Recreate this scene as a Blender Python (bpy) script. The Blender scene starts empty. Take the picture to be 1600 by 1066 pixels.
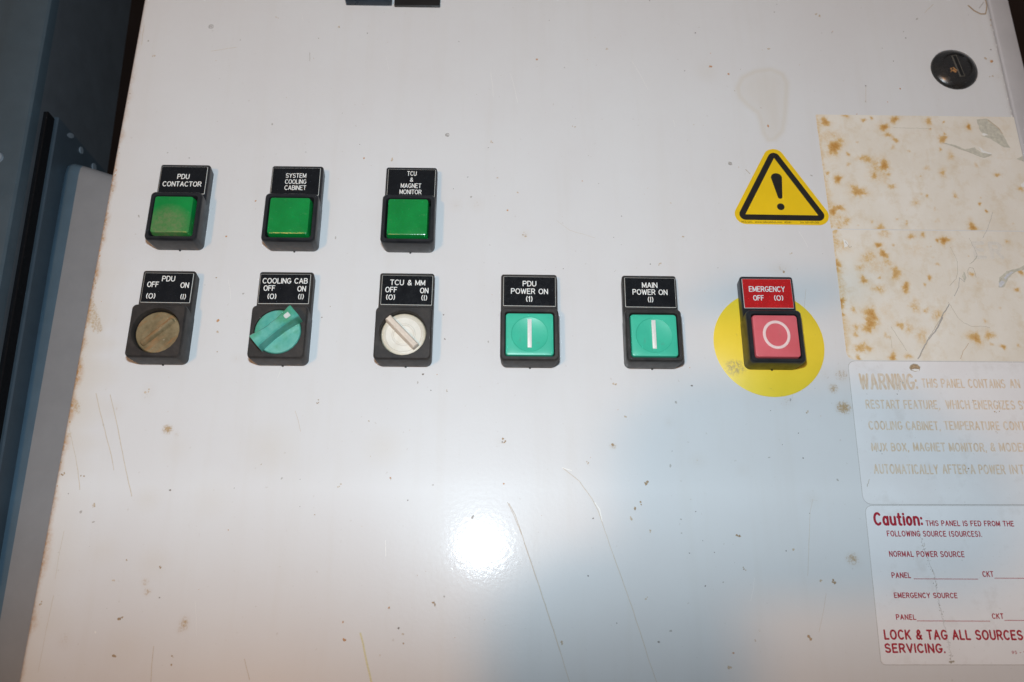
import bpy, bmesh, math, random
import numpy as np
from mathutils import Matrix, Vector

random.seed(11)
rng = np.random.default_rng(5)
SC = bpy.context.scene
COL = SC.collection
ZB = 1.0            # height above the floor of the panel's own zero line
D = 0.41484         # distance of the lens from the door

# ------------------------------------------------------------------ camera, light, exposure
cam_data = bpy.data.cameras.new("view_camera")
cam_data.sensor_width = 36.0
cam_data.lens = 1291.0 / 1600.0 * 36.0
cam_data.clip_start = 0.01
cam_data.clip_end = 50.0
cam_data.dof.use_dof = True
cam_data.dof.focus_distance = 0.44
cam_data.dof.aperture_fstop = 8.0
cam = bpy.data.objects.new("view_camera", cam_data)
COL.objects.link(cam)
R = Matrix(((0.99985578, 0.0089987, 0.01440303),
            (-0.01655304, 0.3267368, 0.9449704),
            (0.00379751, -0.94507253, 0.32683864))) @ Matrix(((1, 0, 0), (0, -1, 0), (0, 0, -1)))
cam.matrix_world = Matrix.Translation((0, -D, ZB)) @ R.to_4x4()
SC.camera = cam

world = bpy.data.worlds.new("World")
SC.world = world
world.use_nodes = True
world.node_tree.nodes["Background"].inputs[0].default_value = (0.93, 0.94, 1.0, 1)
world.node_tree.nodes["Background"].inputs[1].default_value = 0.16


def spot(name, loc, target, watts, color, radius, size_deg, blend):
    l = bpy.data.lights.new(name, 'SPOT')
    l.energy = watts
    l.color = color
    l.shadow_soft_size = radius
    l.spot_size = math.radians(size_deg)
    l.spot_blend = blend
    o = bpy.data.objects.new(name, l)
    COL.objects.link(o)
    o.location = loc
    d = Vector(target) - Vector(loc)
    o.rotation_euler = d.to_track_quat('-Z', 'Y').to_euler()
    return o


# the camera's own flash, slightly left of and above the lens; an added plate (built with the camera) cuts the beam off low down
spot("camera_flash", (-0.017, -0.435, ZB + 0.074), (0.0, 0.0, ZB + 0.20), 8.0, (0.74, 0.89, 1.0), 0.0115, 150, 0.25)
# two warm lamps of the hall behind the photographer
spot("hall_lamp", (-0.60, -1.95, ZB - 0.33), (0.05, 0, ZB + 0.15), 21.0, (1.0, 0.48, 0.15), 0.042, 40, 0.3)
spot("hall_lamp", (-0.65, -1.95, ZB - 0.325), (0.05, 0, ZB + 0.15), 21.0, (1.0, 0.48, 0.15), 0.042, 40, 0.3)

SC.view_settings.view_transform = 'Standard'
SC.view_settings.look = 'None'
SC.view_settings.exposure = 0.0
SC.view_settings.gamma = 1.0
SC.view_settings.use_curve_mapping = False

# ------------------------------------------------------------------ materials


class NT:
    def __init__(self, name):
        self.m = bpy.data.materials.new(name)
        self.m.use_nodes = True
        self.t = self.m.node_tree
        self.b = self.t.nodes["Principled BSDF"]

    def n(self, typ, **kw):
        x = self.t.nodes.new(typ)
        for k, v in kw.items():
            setattr(x, k, v)
        return x

    def l(self, a, b):
        self.t.links.new(a, b)

    def coord(self):
        return self.n("ShaderNodeTexCoord").outputs["Object"]

    def noise(self, scale, detail=4, rough=0.55, vec=None, stretch=None):
        nz = self.n("ShaderNodeTexNoise")
        nz.inputs["Scale"].default_value = scale
        nz.inputs["Detail"].default_value = detail
        nz.inputs["Roughness"].default_value = rough
        v = vec or self.coord()
        if stretch:
            mp = self.n("ShaderNodeMapping")
            mp.inputs["Scale"].default_value = stretch
            self.l(v, mp.inputs["Vector"])
            v = mp.outputs[0]
        self.l(v, nz.inputs["Vector"])
        return nz.outputs["Fac"]

    def ramp(self, fac, lo, hi, a=0.0, b=1.0):
        r = self.n("ShaderNodeMapRange")
        r.inputs[1].default_value = lo
        r.inputs[2].default_value = hi
        r.inputs[3].default_value = a
        r.inputs[4].default_value = b
        self.l(fac, r.inputs[0])
        return r.outputs[0]

    def math(self, op, a, b):
        x = self.n("ShaderNodeMath", operation=op)
        for i, v in enumerate((a, b)):
            if isinstance(v, (int, float)):
                x.inputs[i].default_value = v
            else:
                self.l(v, x.inputs[i])
        return x.outputs[0]

    def mix(self, fac, a, b):
        x = self.n("ShaderNodeMix", data_type='RGBA')
        for i, v in ((0, fac), (6, a), (7, b)):
            if isinstance(v, (int, float)):
                x.inputs[i].default_value = v
            elif isinstance(v, tuple):
                x.inputs[i].default_value = (v[0], v[1], v[2], 1)
            else:
                self.l(v, x.inputs[i])
        return x.outputs[2]

    def attr(self, name):
        return self.n("ShaderNodeAttribute", attribute_name=name).outputs["Fac"]

    def bump(self, height, strength, dist):
        b = self.n("ShaderNodeBump")
        b.inputs["Strength"].default_value = strength
        b.inputs["Distance"].default_value = dist
        self.l(height, b.inputs["Height"])
        self.l(b.outputs[0], self.b.inputs["Normal"])
        return b

    def set(self, color=None, rough=None, spec=None, coat=None, coat_rough=None, metal=None):
        if color is not None:
            if isinstance(color, tuple):
                self.b.inputs["Base Color"].default_value = (*color, 1)
            else:
                self.l(color, self.b.inputs["Base Color"])
        for k, v in (("Roughness", rough), ("Specular IOR Level", spec), ("Coat Weight", coat),
                     ("Coat Roughness", coat_rough), ("Metallic", metal)):
            if v is None:
                continue
            if isinstance(v, (int, float)):
                self.b.inputs[k].default_value = v
            else:
                self.l(v, self.b.inputs[k])
        return self.m


def plain(name, color, rough=0.5, vary=0.12, scale=180, bump=0.15, spec=0.5, dist=0.0002, dust=None, dust_amt=0.0):
    t = NT(name)
    f = t.noise(scale, 5, 0.6)
    dark = tuple(c * (1 - vary) for c in color)
    lite = tuple(min(1, c * (1 + vary)) for c in color)
    c = t.mix(t.ramp(f, 0.3, 0.7), dark, lite)
    if dust:
        g = t.noise(scale * 0.6, 6, 0.7)
        g2 = t.noise(scale * 5, 3, 0.6)
        a = t.math('MULTIPLY', t.ramp(g, 0.38, 0.7, 0.15, 1), t.ramp(g2, 0.3, 0.7, 0.5, 1))
        a = t.math('MULTIPLY', a, dust_amt)
        c = t.mix(a, c, dust)
    r = t.ramp(t.noise(scale * 1.3, 4), 0.3, 0.7, max(0.02, rough - 0.07), min(1, rough + 0.1))
    t.set(c, r, spec)
    t.bump(t.noise(scale * 8, 2), bump, dist)
    return t.m


# the door's paint: off-white, orange-peel gloss, tan and rust stains from per-vertex stain amounts
t = NT("white_painted_steel")
mott = t.noise(9, 5, 0.6)
c = t.mix(t.ramp(mott, 0.3, 0.7), (0.665, 0.645, 0.635), (0.70, 0.695, 0.69))
streak = t.noise(30, 4, 0.6, stretch=(3.0, 1, 0.25))
c = t.mix(t.ramp(streak, 0.52, 0.8, 0, 0.16), c, (0.58, 0.53, 0.46))
fleck = t.noise(420, 2, 0.5)
c = t.mix(t.ramp(fleck, 0.70, 0.78, 0, 0.35), c, (0.42, 0.36, 0.30))
sn = t.noise(900, 4, 0.7)
ta = t.attr("tan")
kk = t.math('ADD', ta, t.math('MULTIPLY', t.math('SUBTRACT', sn, 0.5), t.ramp(ta, 0.0, 0.3, 0, 1.9)))
tan_f = t.math('ADD', t.math('MULTIPLY', t.ramp(kk, 0.30, 0.70), 0.75), t.math('MULTIPLY', ta, 0.25))
c = t.mix(tan_f, c, (0.44, 0.30, 0.155))
c = t.mix(t.attr("wash"), c, (0.58, 0.49, 0.34))
rs_f = t.math('MULTIPLY', t.attr("rust"), t.ramp(t.noise(520, 5, 0.7), 0.34, 0.6, 0.1, 1.2))
c = t.mix(t.ramp(rs_f, 0, 1), c, (0.46, 0.25, 0.10))
peel = t.noise(480, 2, 0.5)
fine = t.noise(1500, 2, 0.5)
h = t.math('ADD', peel, t.math('MULTIPLY', fine, 0.25))
t.set(c, 0.38, 0.32, 0.28, 0.09)
t.bump(h, 0.13, 0.0003)
t.b.inputs["Coat IOR"].default_value = 1.5
bn = t.n("ShaderNodeBump")
bn.inputs["Strength"].default_value = 0.11
bn.inputs["Distance"].default_value = 0.0003
t.l(h, bn.inputs["Height"])
t.l(bn.outputs[0], t.b.inputs["Coat Normal"])
M_DOOR = t.m

M_DIRT = {
    'd': plain("dark_speck", (0.20, 0.17, 0.15), 0.8, 0.3, 900),
    'b': plain("brown_speck", (0.37, 0.26, 0.155), 0.8, 0.4, 1200),
    't': plain("tan_speck", (0.52, 0.42, 0.31), 0.7, 0.25, 1200),
    'o': plain("orange_speck", (0.50, 0.27, 0.13), 0.7, 0.3, 1200),
    'g': plain("grey_scuff", (0.42, 0.39, 0.36), 0.6, 0.2, 900),
    'u': plain("faint_tan_scratch", (0.575, 0.50, 0.41), 0.5, 0.12, 900),
    'w': plain("pale_scratch", (0.82, 0.80, 0.76), 0.4, 0.06, 900),
    'y': plain("yellow_scratch", (0.68, 0.61, 0.38), 0.6, 0.15, 1500),
    'k': plain("crack_line", (0.44, 0.39, 0.31), 0.7, 0.3, 900),  # greyish tan for cracks, creases and small chips
    'r': plain("rust_line", (0.46, 0.29, 0.14), 0.7, 0.3, 900),
    'x': plain("torn_under_layer", (0.55, 0.52, 0.43), 0.6, 0.2, 500),
    'v': plain("bare_grey_patch", (0.60, 0.60, 0.62), 0.4, 0.12, 900),
}
M_BODY_CLEAN = plain("black_plastic", (0.012, 0.013, 0.016), 0.36, 0.2, 150, 0.25, 0.4, 0.0001, (0.07, 0.068, 0.066), 0.15)
M_BODY_DUSTY = plain("dusty_black_plastic", (0.016, 0.015, 0.015), 0.50, 0.2, 150, 0.25, 0.35, 0.0001, (0.10, 0.08, 0.066), 0.42)
M_BODY_MID = plain("slightly_dusty_black_plastic", (0.014, 0.014, 0.014), 0.42, 0.2, 150, 0.25, 0.4, 0.0001, (0.10, 0.082, 0.07), 0.3)
M_PLATE = plain("black_laminate", (0.007, 0.008, 0.010), 0.25, 0.2, 200, 0.05, 0.3, 0.0001, (0.07, 0.066, 0.062), 0.06)
M_PLATE_RED = plain("red_laminate", (0.53, 0.012, 0.013), 0.25, 0.10, 200, 0.05, 0.5)
M_ENGRAVE = plain("white_engraving", (0.80, 0.79, 0.75), 0.5, 0.08, 900, 0.05)
M_ENGRAVE_DIM = plain("greyed_engraving", (0.56, 0.55, 0.51), 0.5, 0.12, 900, 0.05)


def lens_mat(name, smear):
    t = NT(name)
    f = t.noise(60, 4)
    c = t.mix(t.ramp(f, 0.3, 0.7), (0.003, 0.20, 0.036), (0.005, 0.265, 0.052))
    if smear:
        gr = t.n("ShaderNodeTexGradient", gradient_type='SPHERICAL')
        mp = t.n("ShaderNodeMapping")
        mp.inputs["Location"].default_value = (0.10, 0, 0.50)
        mp.inputs["Scale"].default_value = (75, 1, 75)
        t.l(t.coord(), mp.inputs["Vector"])
        t.l(mp.outputs[0], gr.inputs["Vector"])
        g = t.math('MULTIPLY', t.ramp(gr.outputs["Fac"], 0.0, 0.5), t.ramp(t.noise(500, 5, 0.7), 0.3, 0.6, 0.3, 1))
        c = t.mix(t.math('MULTIPLY', g, 0.75), c, (0.17, 0.20, 0.09))
    d = t.noise(380, 3, 0.6)
    c = t.mix(t.ramp(d, 0.62, 0.75, 0, 0.3), c, (0.12, 0.30, 0.12))
    t.set(c, 0.22, 0.5, 0.3, 0.15)
    t.b.inputs["Subsurface Weight"].default_value = 0.15
    t.b.inputs["Subsurface Radius"].default_value = (0.0005, 0.003, 0.0008)
    v = t.n("ShaderNodeTexVoronoi", feature='F1')
    v.inputs["Scale"].default_value = 900
    t.l(t.coord(), v.inputs["Vector"])
    t.bump(v.outputs["Distance"], 0.12, 0.0003)
    return t.m


M_LENS = lens_mat("green_lens_plastic", False)
M_LENS_SMEAR = lens_mat("smeared_green_lens_plastic", True)


def button_mat(name, a, b, grime):
    t = NT(name)
    c = t.mix(t.ramp(t.noise(90, 5, 0.6), 0.3, 0.7), a, b)
    g = t.math('MULTIPLY', t.ramp(t.noise(260, 6, 0.75), 0.58, 0.72), 0.5)
    c = t.mix(g, c, grime)
    t.set(c, 0.38, 0.5, 0.1, 0.2)
    t.bump(t.noise(1500, 2), 0.1, 0.0002)
    return t.m


M_TEAL = button_mat("teal_button_plastic", (0.038, 0.44, 0.285), (0.05, 0.50, 0.325), (0.10, 0.28, 0.20))
M_PINK = button_mat("faded_red_button_plastic", (0.60, 0.105, 0.12), (0.66, 0.13, 0.155), (0.42, 0.16, 0.12))
M_SYMBOL = plain("white_symbol_paint", (0.78, 0.76, 0.72), 0.45, 0.06, 800, 0.05)
M_SYMBOL_PINK = plain("pinkish_symbol_paint", (0.80, 0.60, 0.58), 0.45, 0.06, 800, 0.05)

t = NT("worn_teal_knob_plastic")
c = t.mix(t.ramp(t.noise(140, 5, 0.6), 0.35, 0.65), (0.065, 0.34, 0.275), (0.15, 0.45, 0.37))
c = t.mix(t.ramp(t.noise(65, 4, 0.6), 0.45, 0.60, 0, 0.8), c, (0.035, 0.25, 0.11))
t.set(c, 0.36, 0.5, 0.15, 0.2)
t.bump(t.noise(900, 3), 0.15, 0.0002)
M_KNOB_TEAL = t.m

t = NT("rusty_brown_knob")
c = t.mix(t.ramp(t.noise(130, 6, 0.7, stretch=(1, 1, 1)), 0.35, 0.65), (0.14, 0.105, 0.052), (0.26, 0.20, 0.11))
rot = t.n("ShaderNodeMapping")
rot.inputs["Rotation"].default_value = (0, math.radians(43), 0)
t.l(t.coord(), rot.inputs["Vector"])
st = t.noise(260, 6, 0.75, vec=rot.outputs[0], stretch=(0.22, 1, 1.6))
c = t.mix(t.ramp(st, 0.50, 0.64, 0, 0.65), c, (0.28, 0.13, 0.045))
c = t.mix(t.ramp(t.noise(300, 6, 0.75), 0.62, 0.72, 0, 0.8), c, (0.42, 0.34, 0.25))
c = t.mix(t.ramp(t.noise(420, 6, 0.75), 0.66, 0.74, 0, 0.8), c, (0.06, 0.045, 0.03))
t.set(c, 0.65, 0.3)
t.bump(t.noise(420, 6, 0.7), 0.5, 0.0004)
M_KNOB_RUST = t.m

t = NT("yellowed_cream_knob")
gr = t.n("ShaderNodeTexGradient", gradient_type='SPHERICAL')
mp = t.n("ShaderNodeMapping")
mp.inputs["Scale"].default_value = (78, 0, 78)
t.l(t.coord(), mp.inputs["Vector"])
t.l(mp.outputs[0], gr.inputs["Vector"])
ed = t.ramp(gr.outputs["Fac"], 0.02, 0.32, 1, 0)
c = t.mix(t.ramp(t.noise(160, 5, 0.6), 0.3, 0.7), (0.66, 0.62, 0.53), (0.76, 0.73, 0.66))
e2 = t.math('MULTIPLY', ed, t.ramp(t.noise(300, 5, 0.7), 0.3, 0.65, 0.55, 1))
c = t.mix(e2, c, (0.40, 0.315, 0.165))
t.set(c, 0.4, 0.5)
t.bump(t.noise(700, 4), 0.2, 0.0002)
M_KNOB_CREAM = t.m
M_RIDGE = plain("ivory_plastic", (0.66, 0.56, 0.46), 0.4, 0.12, 300)
M_INDEX = plain("greyish_white_mark", (0.55, 0.58, 0.55), 0.45, 0.08, 500)

M_YELLOW = plain("warning_yellow_vinyl", (0.80, 0.52, 0.006), 0.34, 0.04, 60, 0.08)
M_BLACK_INK = plain("black_ink", (0.016, 0.014, 0.012), 0.32, 0.2, 200, 0.05)
t = NT("yellow_disc_plastic")
c = t.mix(t.ramp(t.noise(50, 4), 0.3, 0.7), (0.82, 0.60, 0.035), (0.88, 0.655, 0.045))
c = t.mix(t.ramp(t.noise(330, 5, 0.7), 0.64, 0.74, 0, 0.5), c, (0.42, 0.31, 0.08))
gr = t.n("ShaderNodeTexGradient", gradient_type='SPHERICAL')
mp = t.n("ShaderNodeMapping")
mp.inputs["Location"].default_value = (2.9, 0, 2.6)
mp.inputs["Scale"].default_value = (150, 0, 190)
t.l(t.coord(), mp.inputs["Vector"])
t.l(mp.outputs[0], gr.inputs["Vector"])
sm = t.math('MULTIPLY', t.ramp(gr.outputs["Fac"], 0, 0.5), t.ramp(t.noise(700, 5, 0.7), 0.42, 0.58, 0, 0.8))
c = t.mix(sm, c, (0.36, 0.27, 0.10))
t.set(c, 0.4, 0.45)
t.bump(t.noise(900, 3), 0.1, 0.0002)
M_DISC = t.m


def paper_rust(name):
    t = NT(name)
    c = t.mix(t.ramp(t.noise(35, 5, 0.6), 0.3, 0.7), (0.73, 0.66, 0.555), (0.80, 0.75, 0.67))
    c = t.mix(t.ramp(t.noise(90, 6, 0.7), 0.50, 0.72, 0, 0.5), c, (0.62, 0.48, 0.29))
    vs = t.noise(140, 4, 0.6, stretch=(2.6, 1, 0.35))
    c = t.mix(t.ramp(vs, 0.56, 0.75, 0, 0.28), c, (0.80, 0.77, 0.72))
    c = t.mix(t.ramp(t.noise(620, 4, 0.6), 0.69, 0.77, 0, 0.3), c, (0.46, 0.33, 0.18))
    a = t.attr("rust")
    grain = t.noise(650, 5, 0.75)
    big = t.noise(260, 4, 0.6)
    k = t.math('ADD', a, t.math('MULTIPLY', t.math('SUBTRACT', grain, 0.5), t.ramp(a, 0.02, 0.35, 0, 1.5)))
    k = t.math('ADD', k, t.math('MULTIPLY', t.math('SUBTRACT', big, 0.5), t.ramp(a, 0.02, 0.35, 0, 1.0)))
    c = t.mix(t.ramp(k, 0.03, 0.60, 0, 0.85), c, (0.66, 0.43, 0.16))
    c = t.mix(t.ramp(k, 0.50, 1.25, 0, 0.95), c, (0.50, 0.235, 0.045))
    t.set(c, 0.5, 0.4)
    b = t.bump(t.math('ADD', t.noise(120, 5, 0.6), t.math('MULTIPLY', t.noise(900, 3), 0.25)), 0.25, 0.0006)
    return t.m


M_RUSTPAPER = paper_rust("yellowed_rust_stained_vinyl")
M_FADEWHITE = plain("faded_white_ink", (0.715, 0.665, 0.59), 0.5, 0.08, 500)


def white_label(name, a, b, stain):
    t = NT(name)
    c = t.mix(t.ramp(t.noise(40, 5, 0.6), 0.3, 0.7), a, b)
    c = t.mix(t.ramp(t.noise(75, 6, 0.65), 0.55, 0.72, 0, 0.35), c, stain)
    c = t.mix(t.ramp(t.noise(700, 3, 0.6), 0.68, 0.76, 0, 0.4), c, (0.40, 0.33, 0.27))
    t.set(c, 0.32, 0.45, 0.2, 0.2)
    t.bump(t.noise(120, 5), 0.12, 0.0005)
    return t.m


M_WARNLABEL = white_label("white_vinyl", (0.76, 0.73, 0.72), (0.80, 0.785, 0.78), (0.56, 0.50, 0.46))
M_CAUTLABEL = white_label("white_glossy_vinyl", (0.80, 0.785, 0.785), (0.84, 0.83, 0.83), (0.58, 0.53, 0.49))
t = NT("sun_faded_tan_ink")
wv = t.noise(900, 3, 0.6, stretch=(1.6, 1, 0.3))
c = t.mix(t.ramp(wv, 0.36, 0.62, 0.0, 1.0), (0.645, 0.475, 0.31), (0.73, 0.65, 0.565))
t.set(c, 0.45, 0.4)
M_TAN_INK = t.m
M_RED_INK = plain("dark_red_ink", (0.40, 0.018, 0.035), 0.4, 0.12, 500, 0.03)

M_STRIP = plain("greyish_painted_steel", (0.52, 0.50, 0.50), 0.45, 0.05, 60, 0.12)
M_INSIDE = plain("dark_cabinet_paint", (0.10, 0.095, 0.09), 0.6, 0.1, 60)
M_LOCK = plain("worn_black_lock_metal", (0.014, 0.014, 0.015), 0.26, 0.2, 200, 0.2, 0.55, 0.0002, (0.10, 0.075, 0.05), 0.2)
M_SLOT = plain("slot_black", (0.003, 0.003, 0.003), 0.7, 0.1, 200)
M_BRASS = plain("exposed_brass", (0.45, 0.22, 0.08), 0.45, 0.3, 900, 0.3)
M_EDGE_MET = plain("worn_bare_edge", (0.10, 0.09, 0.075), 0.4, 0.3, 900)
M_METER = plain("blue_black_moulding", (0.022, 0.030, 0.040), 0.3, 0.2, 150)
M_METERGLASS = plain("dull_grey_brown_window", (0.085, 0.078, 0.075), 0.4, 0.15, 90)
M_BLACKPLATE = plain("matte_black_plate", (0.012, 0.010, 0.009), 0.4, 0.2, 150)
M_POST = plain("blue_grey_enamel", (0.050, 0.072, 0.088), 0.42, 0.08, 60, 0.12)
M_WALL = plain("charcoal_enamel", (0.080, 0.088, 0.098), 0.38, 0.1, 60, 0.12)
M_PLATEMET = plain("slate_enamel", (0.045, 0.062, 0.078), 0.35, 0.1, 60, 0.1)
M_LIGHTPATCH = plain("light_patch_grey", (0.225, 0.235, 0.248), 0.45, 0.06, 50, 0.1)  # pale patch of light on the side wall, put into the paint
M_LIGHTPATCH_EDGE = plain("light_patch_blue", (0.075, 0.125, 0.170), 0.4, 0.08, 60, 0.1)  # bluish rim of that patch of light, also put into the paint
M_RUBBER = plain("black_rubber", (0.006, 0.006, 0.007), 0.9, 0.25, 400, 0.4, 0.1)
M_SCREW = plain("dark_plated_steel", (0.20, 0.23, 0.26), 0.35, 0.15, 400)
M_BACK = plain("dark_brown_wall", (0.030, 0.014, 0.007), 0.9, 0.2, 6)
M_FLOOR = plain("dark_concrete", (0.10, 0.09, 0.08), 0.8, 0.2, 8)

# ------------------------------------------------------------------ building helpers (all lengths in millimetres)
MM = 0.001


def V(x, h, z):
    """x right, h out of the door towards the viewer, z up"""
    return (x * MM, -h * MM, z * MM)


class MB:
    def __init__(self):
        self.v, self.f, self.mi = [], [], []

    def add(self, verts, faces, mi=0):
        o = len(self.v)
        self.v += verts
        self.f += [tuple(i + o for i in f) for f in faces]
        self.mi += [mi] * len(faces)
        return o

    def out(self, f):
        """turn a sheet's face towards the viewer (-y)"""
        if len(f) < 3:
            return f
        a, b, c = self.v[f[0]], self.v[f[1]], self.v[f[2]]
        ny = (b[2] - a[2]) * (c[0] - a[0]) - (b[0] - a[0]) * (c[2] - a[2])
        return f if ny <= 0 else f[::-1]

    def build(self, name, mats, parent=None, loc=None, smooth=40, recalc=True):
        if not recalc:
            self.f = [self.out(f) for f in self.f]
        me = bpy.data.meshes.new(name)
        me.from_pydata(self.v, [], self.f)
        if not isinstance(mats, (list, tuple)):
            mats = [mats]
        for m in mats:
            me.materials.append(m)
        me.polygons.foreach_set("material_index", self.mi)
        if recalc:
            bm = bmesh.new()
            bm.from_mesh(me)
            bmesh.ops.recalc_face_normals(bm, faces=bm.faces)
            bm.to_mesh(me)
            bm.free()
        if smooth:
            me.polygons.foreach_set("use_smooth", [True] * len(me.polygons))
            me.set_sharp_from_angle(angle=math.radians(smooth))
        me.update()
        o = bpy.data.objects.new(name, me)
        COL.objects.link(o)
        if parent:
            o.parent = parent
        if loc:
            o.location = loc
        return o


def tag(o, label=None, cat=None, group=None, kind=None):
    if label:
        o["label"] = label
    if cat:
        o["category"] = cat
    if group:
        o["group"] = group
    if kind:
        o["kind"] = kind
    return o


def empty(name, loc, label, cat, group=None):
    o = bpy.data.objects.new(name, None)
    o.empty_display_size = 0.02
    COL.objects.link(o)
    o.location = loc
    return tag(o, label, cat, group)


def rrect(cx, cz, w, h, r, k=6, chamf=None):
    """rounded rectangle, 4*(k+1) points, counter-clockwise seen from the front"""
    r = min(r, w / 2 - 1e-4, h / 2 - 1e-4)
    pts = []
    for qx, qz, a0 in ((1, 1, 0), (-1, 1, 90), (-1, -1, 180), (1, -1, 270)):
        ox, oz = cx + qx * (w / 2 - r), cz + qz * (h / 2 - r)
        for i in range(k + 1):
            a = math.radians(a0 + 90 * i / k)
            pts.append((ox + r * math.cos(a), oz + r * math.sin(a)))
    return pts


def circ(cx, cz, rad, k=6):
    return rrect(cx, cz, 2 * rad, 2 * rad, rad, k)


def loft(mb, loops, mi=0, cap_end=True, cap_start=False):
    """loops: list of (points, height) with the same number of points"""
    n = len(loops[0][0])
    verts = [V(x, h, z) for pts, h in loops for x, z in pts]
    faces = []
    for j in range(len(loops) - 1):
        for i in range(n):
            a, b = j * n + i, j * n + (i + 1) % n
            faces.append((a, b, b + n, a + n))
    if cap_end:
        faces.append(tuple(range((len(loops) - 1) * n, len(loops) * n)))
    if cap_start:
        faces.append(tuple(reversed(range(n))))
    mb.add(verts, faces, mi)


def ribbon(mb, pts, w, h0, h1, mi=0, closed=False):
    """stroke with a softly ridged cross-section and round ends, lying on height h0"""
    p = [Vector(q) for q in pts]
    q = [p[0]]
    for a in p[1:]:
        if (a - q[-1]).length > 1e-5:
            q.append(a)
    p = q
    n = len(p)
    if n < 2:
        return
    if not closed:
        for i in range(1, n - 1):
            if (p[i] - p[i - 1]).normalized().dot((p[i + 1] - p[i]).normalized()) < 0.5:
                ribbon(mb, p[:i + 1], w, h0, h1, mi)
                ribbon(mb, p[i:], w, h0, h0 + (h1 - h0) * 1.13, mi)
                return
    secs = []
    for i in range(n):
        if closed:
            d0, d1 = p[i] - p[i - 1], p[(i + 1) % n] - p[i]
        else:
            d0 = p[i] - p[i - 1] if i else p[1] - p[0]
            d1 = p[i + 1] - p[i] if i < n - 1 else p[-1] - p[-2]
        d0, d1 = d0.normalized(), d1.normalized()
        m = (d0 + d1)
        if m.length < 1e-4:
            m = d1
        m.normalize()
        nrm = Vector((-m.y, m.x))
        s = min(1.7, 1 / max(0.35, abs(nrm.dot(Vector((-d1.y, d1.x))))))
        secs.append((p[i], nrm * (w / 2 * s)))
    verts = []
    for c, nn in secs:
        verts += [V(c.x + nn.x, h0, c.y + nn.y), V(c.x + nn.x * .55, h1, c.y + nn.y * .55),
                  V(c.x - nn.x * .55, h1, c.y - nn.y * .55), V(c.x - nn.x, h0, c.y - nn.y)]
    faces = []
    rngs = range(n) if closed else range(n - 1)
    for i in rngs:
        a, b = 4 * i, 4 * ((i + 1) % n)
        for k in range(3):
            faces.append((a + k, a + k + 1, b + k + 1, b + k))
    if not closed:
        for end in (0, n - 1):
            c, nn = secs[end]
            d = (p[0] - p[1]).normalized() if end == 0 else (p[-1] - p[-2]).normalized()
            base = len(verts)
            K = 5
            for k in range(K + 1):
                a = math.pi * k / K
                off = nn * math.cos(a) + d * (w / 2 * math.sin(a))
                verts.append(V(c.x + off.x, h0, c.y + off.y))
                verts.append(V(c.x + off.x * .55, h1, c.y + off.y * .55))
            verts.append(V(c.x, h1, c.y))
            for k in range(K):
                faces.append((base + 2 * k, base + 2 * k + 2, base + 2 * k + 3, base + 2 * k + 1))
                faces.append((base + 2 * k + 1, base + 2 * k + 3, base + 2 * K + 2))
    mb.add(verts, faces, mi)


def blob(mb, x, z, r, h, mi, stretch=1.0, ang=0.0, n=9):
    """irregular flake"""
    pts = []
    ph = random.random() * 6.28
    for i in range(n):
        a = ph + 2 * math.pi * i / n
        rr = r * random.uniform(0.55, 1.2)
        px, pz = rr * math.cos(a) * stretch, rr * math.sin(a)
        pts.append((x + px * math.cos(ang) - pz * math.sin(ang), z + px * math.sin(ang) + pz * math.cos(ang)))
    hh = h + 0.03 + random.uniform(0, 0.015)
    verts = [V(x, hh + 0.02, z)] + [V(a, hh, b) for a, b in pts]
    mb.add(verts, [(0, i + 1, (i + 1) % n + 1) for i in range(n)], mi)


def poly(mb, pts, h, mi):
    cx = sum(p[0] for p in pts) / len(pts)
    cz = sum(p[1] for p in pts) / len(pts)
    mb.add([V(x, h, z) for x, z in pts], [tuple(range(len(pts)))], mi)


def rough_line(pts, step=2.0, amp=0.12):
    out = [pts[0]]
    for a, b in zip(pts, pts[1:]):
        L = math.dist(a, b)
        k = max(1, int(L / step))
        for i in range(1, k + 1):
            f = i / k
            out.append((a[0] + (b[0] - a[0]) * f + random.gauss(0, amp), a[1] + (b[1] - a[1]) * f + random.gauss(0, amp)))
    return out


# ---- single-stroke engraving alphabet
def arc(cx, cz, rx, rz, a0, a1, n=10):
    return [(cx + rx * math.cos(math.radians(a0 + (a1 - a0) * i / n)), cz + rz * math.sin(math.radians(a0 + (a1 - a0) * i / n))) for i in range(n + 1)]


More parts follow.
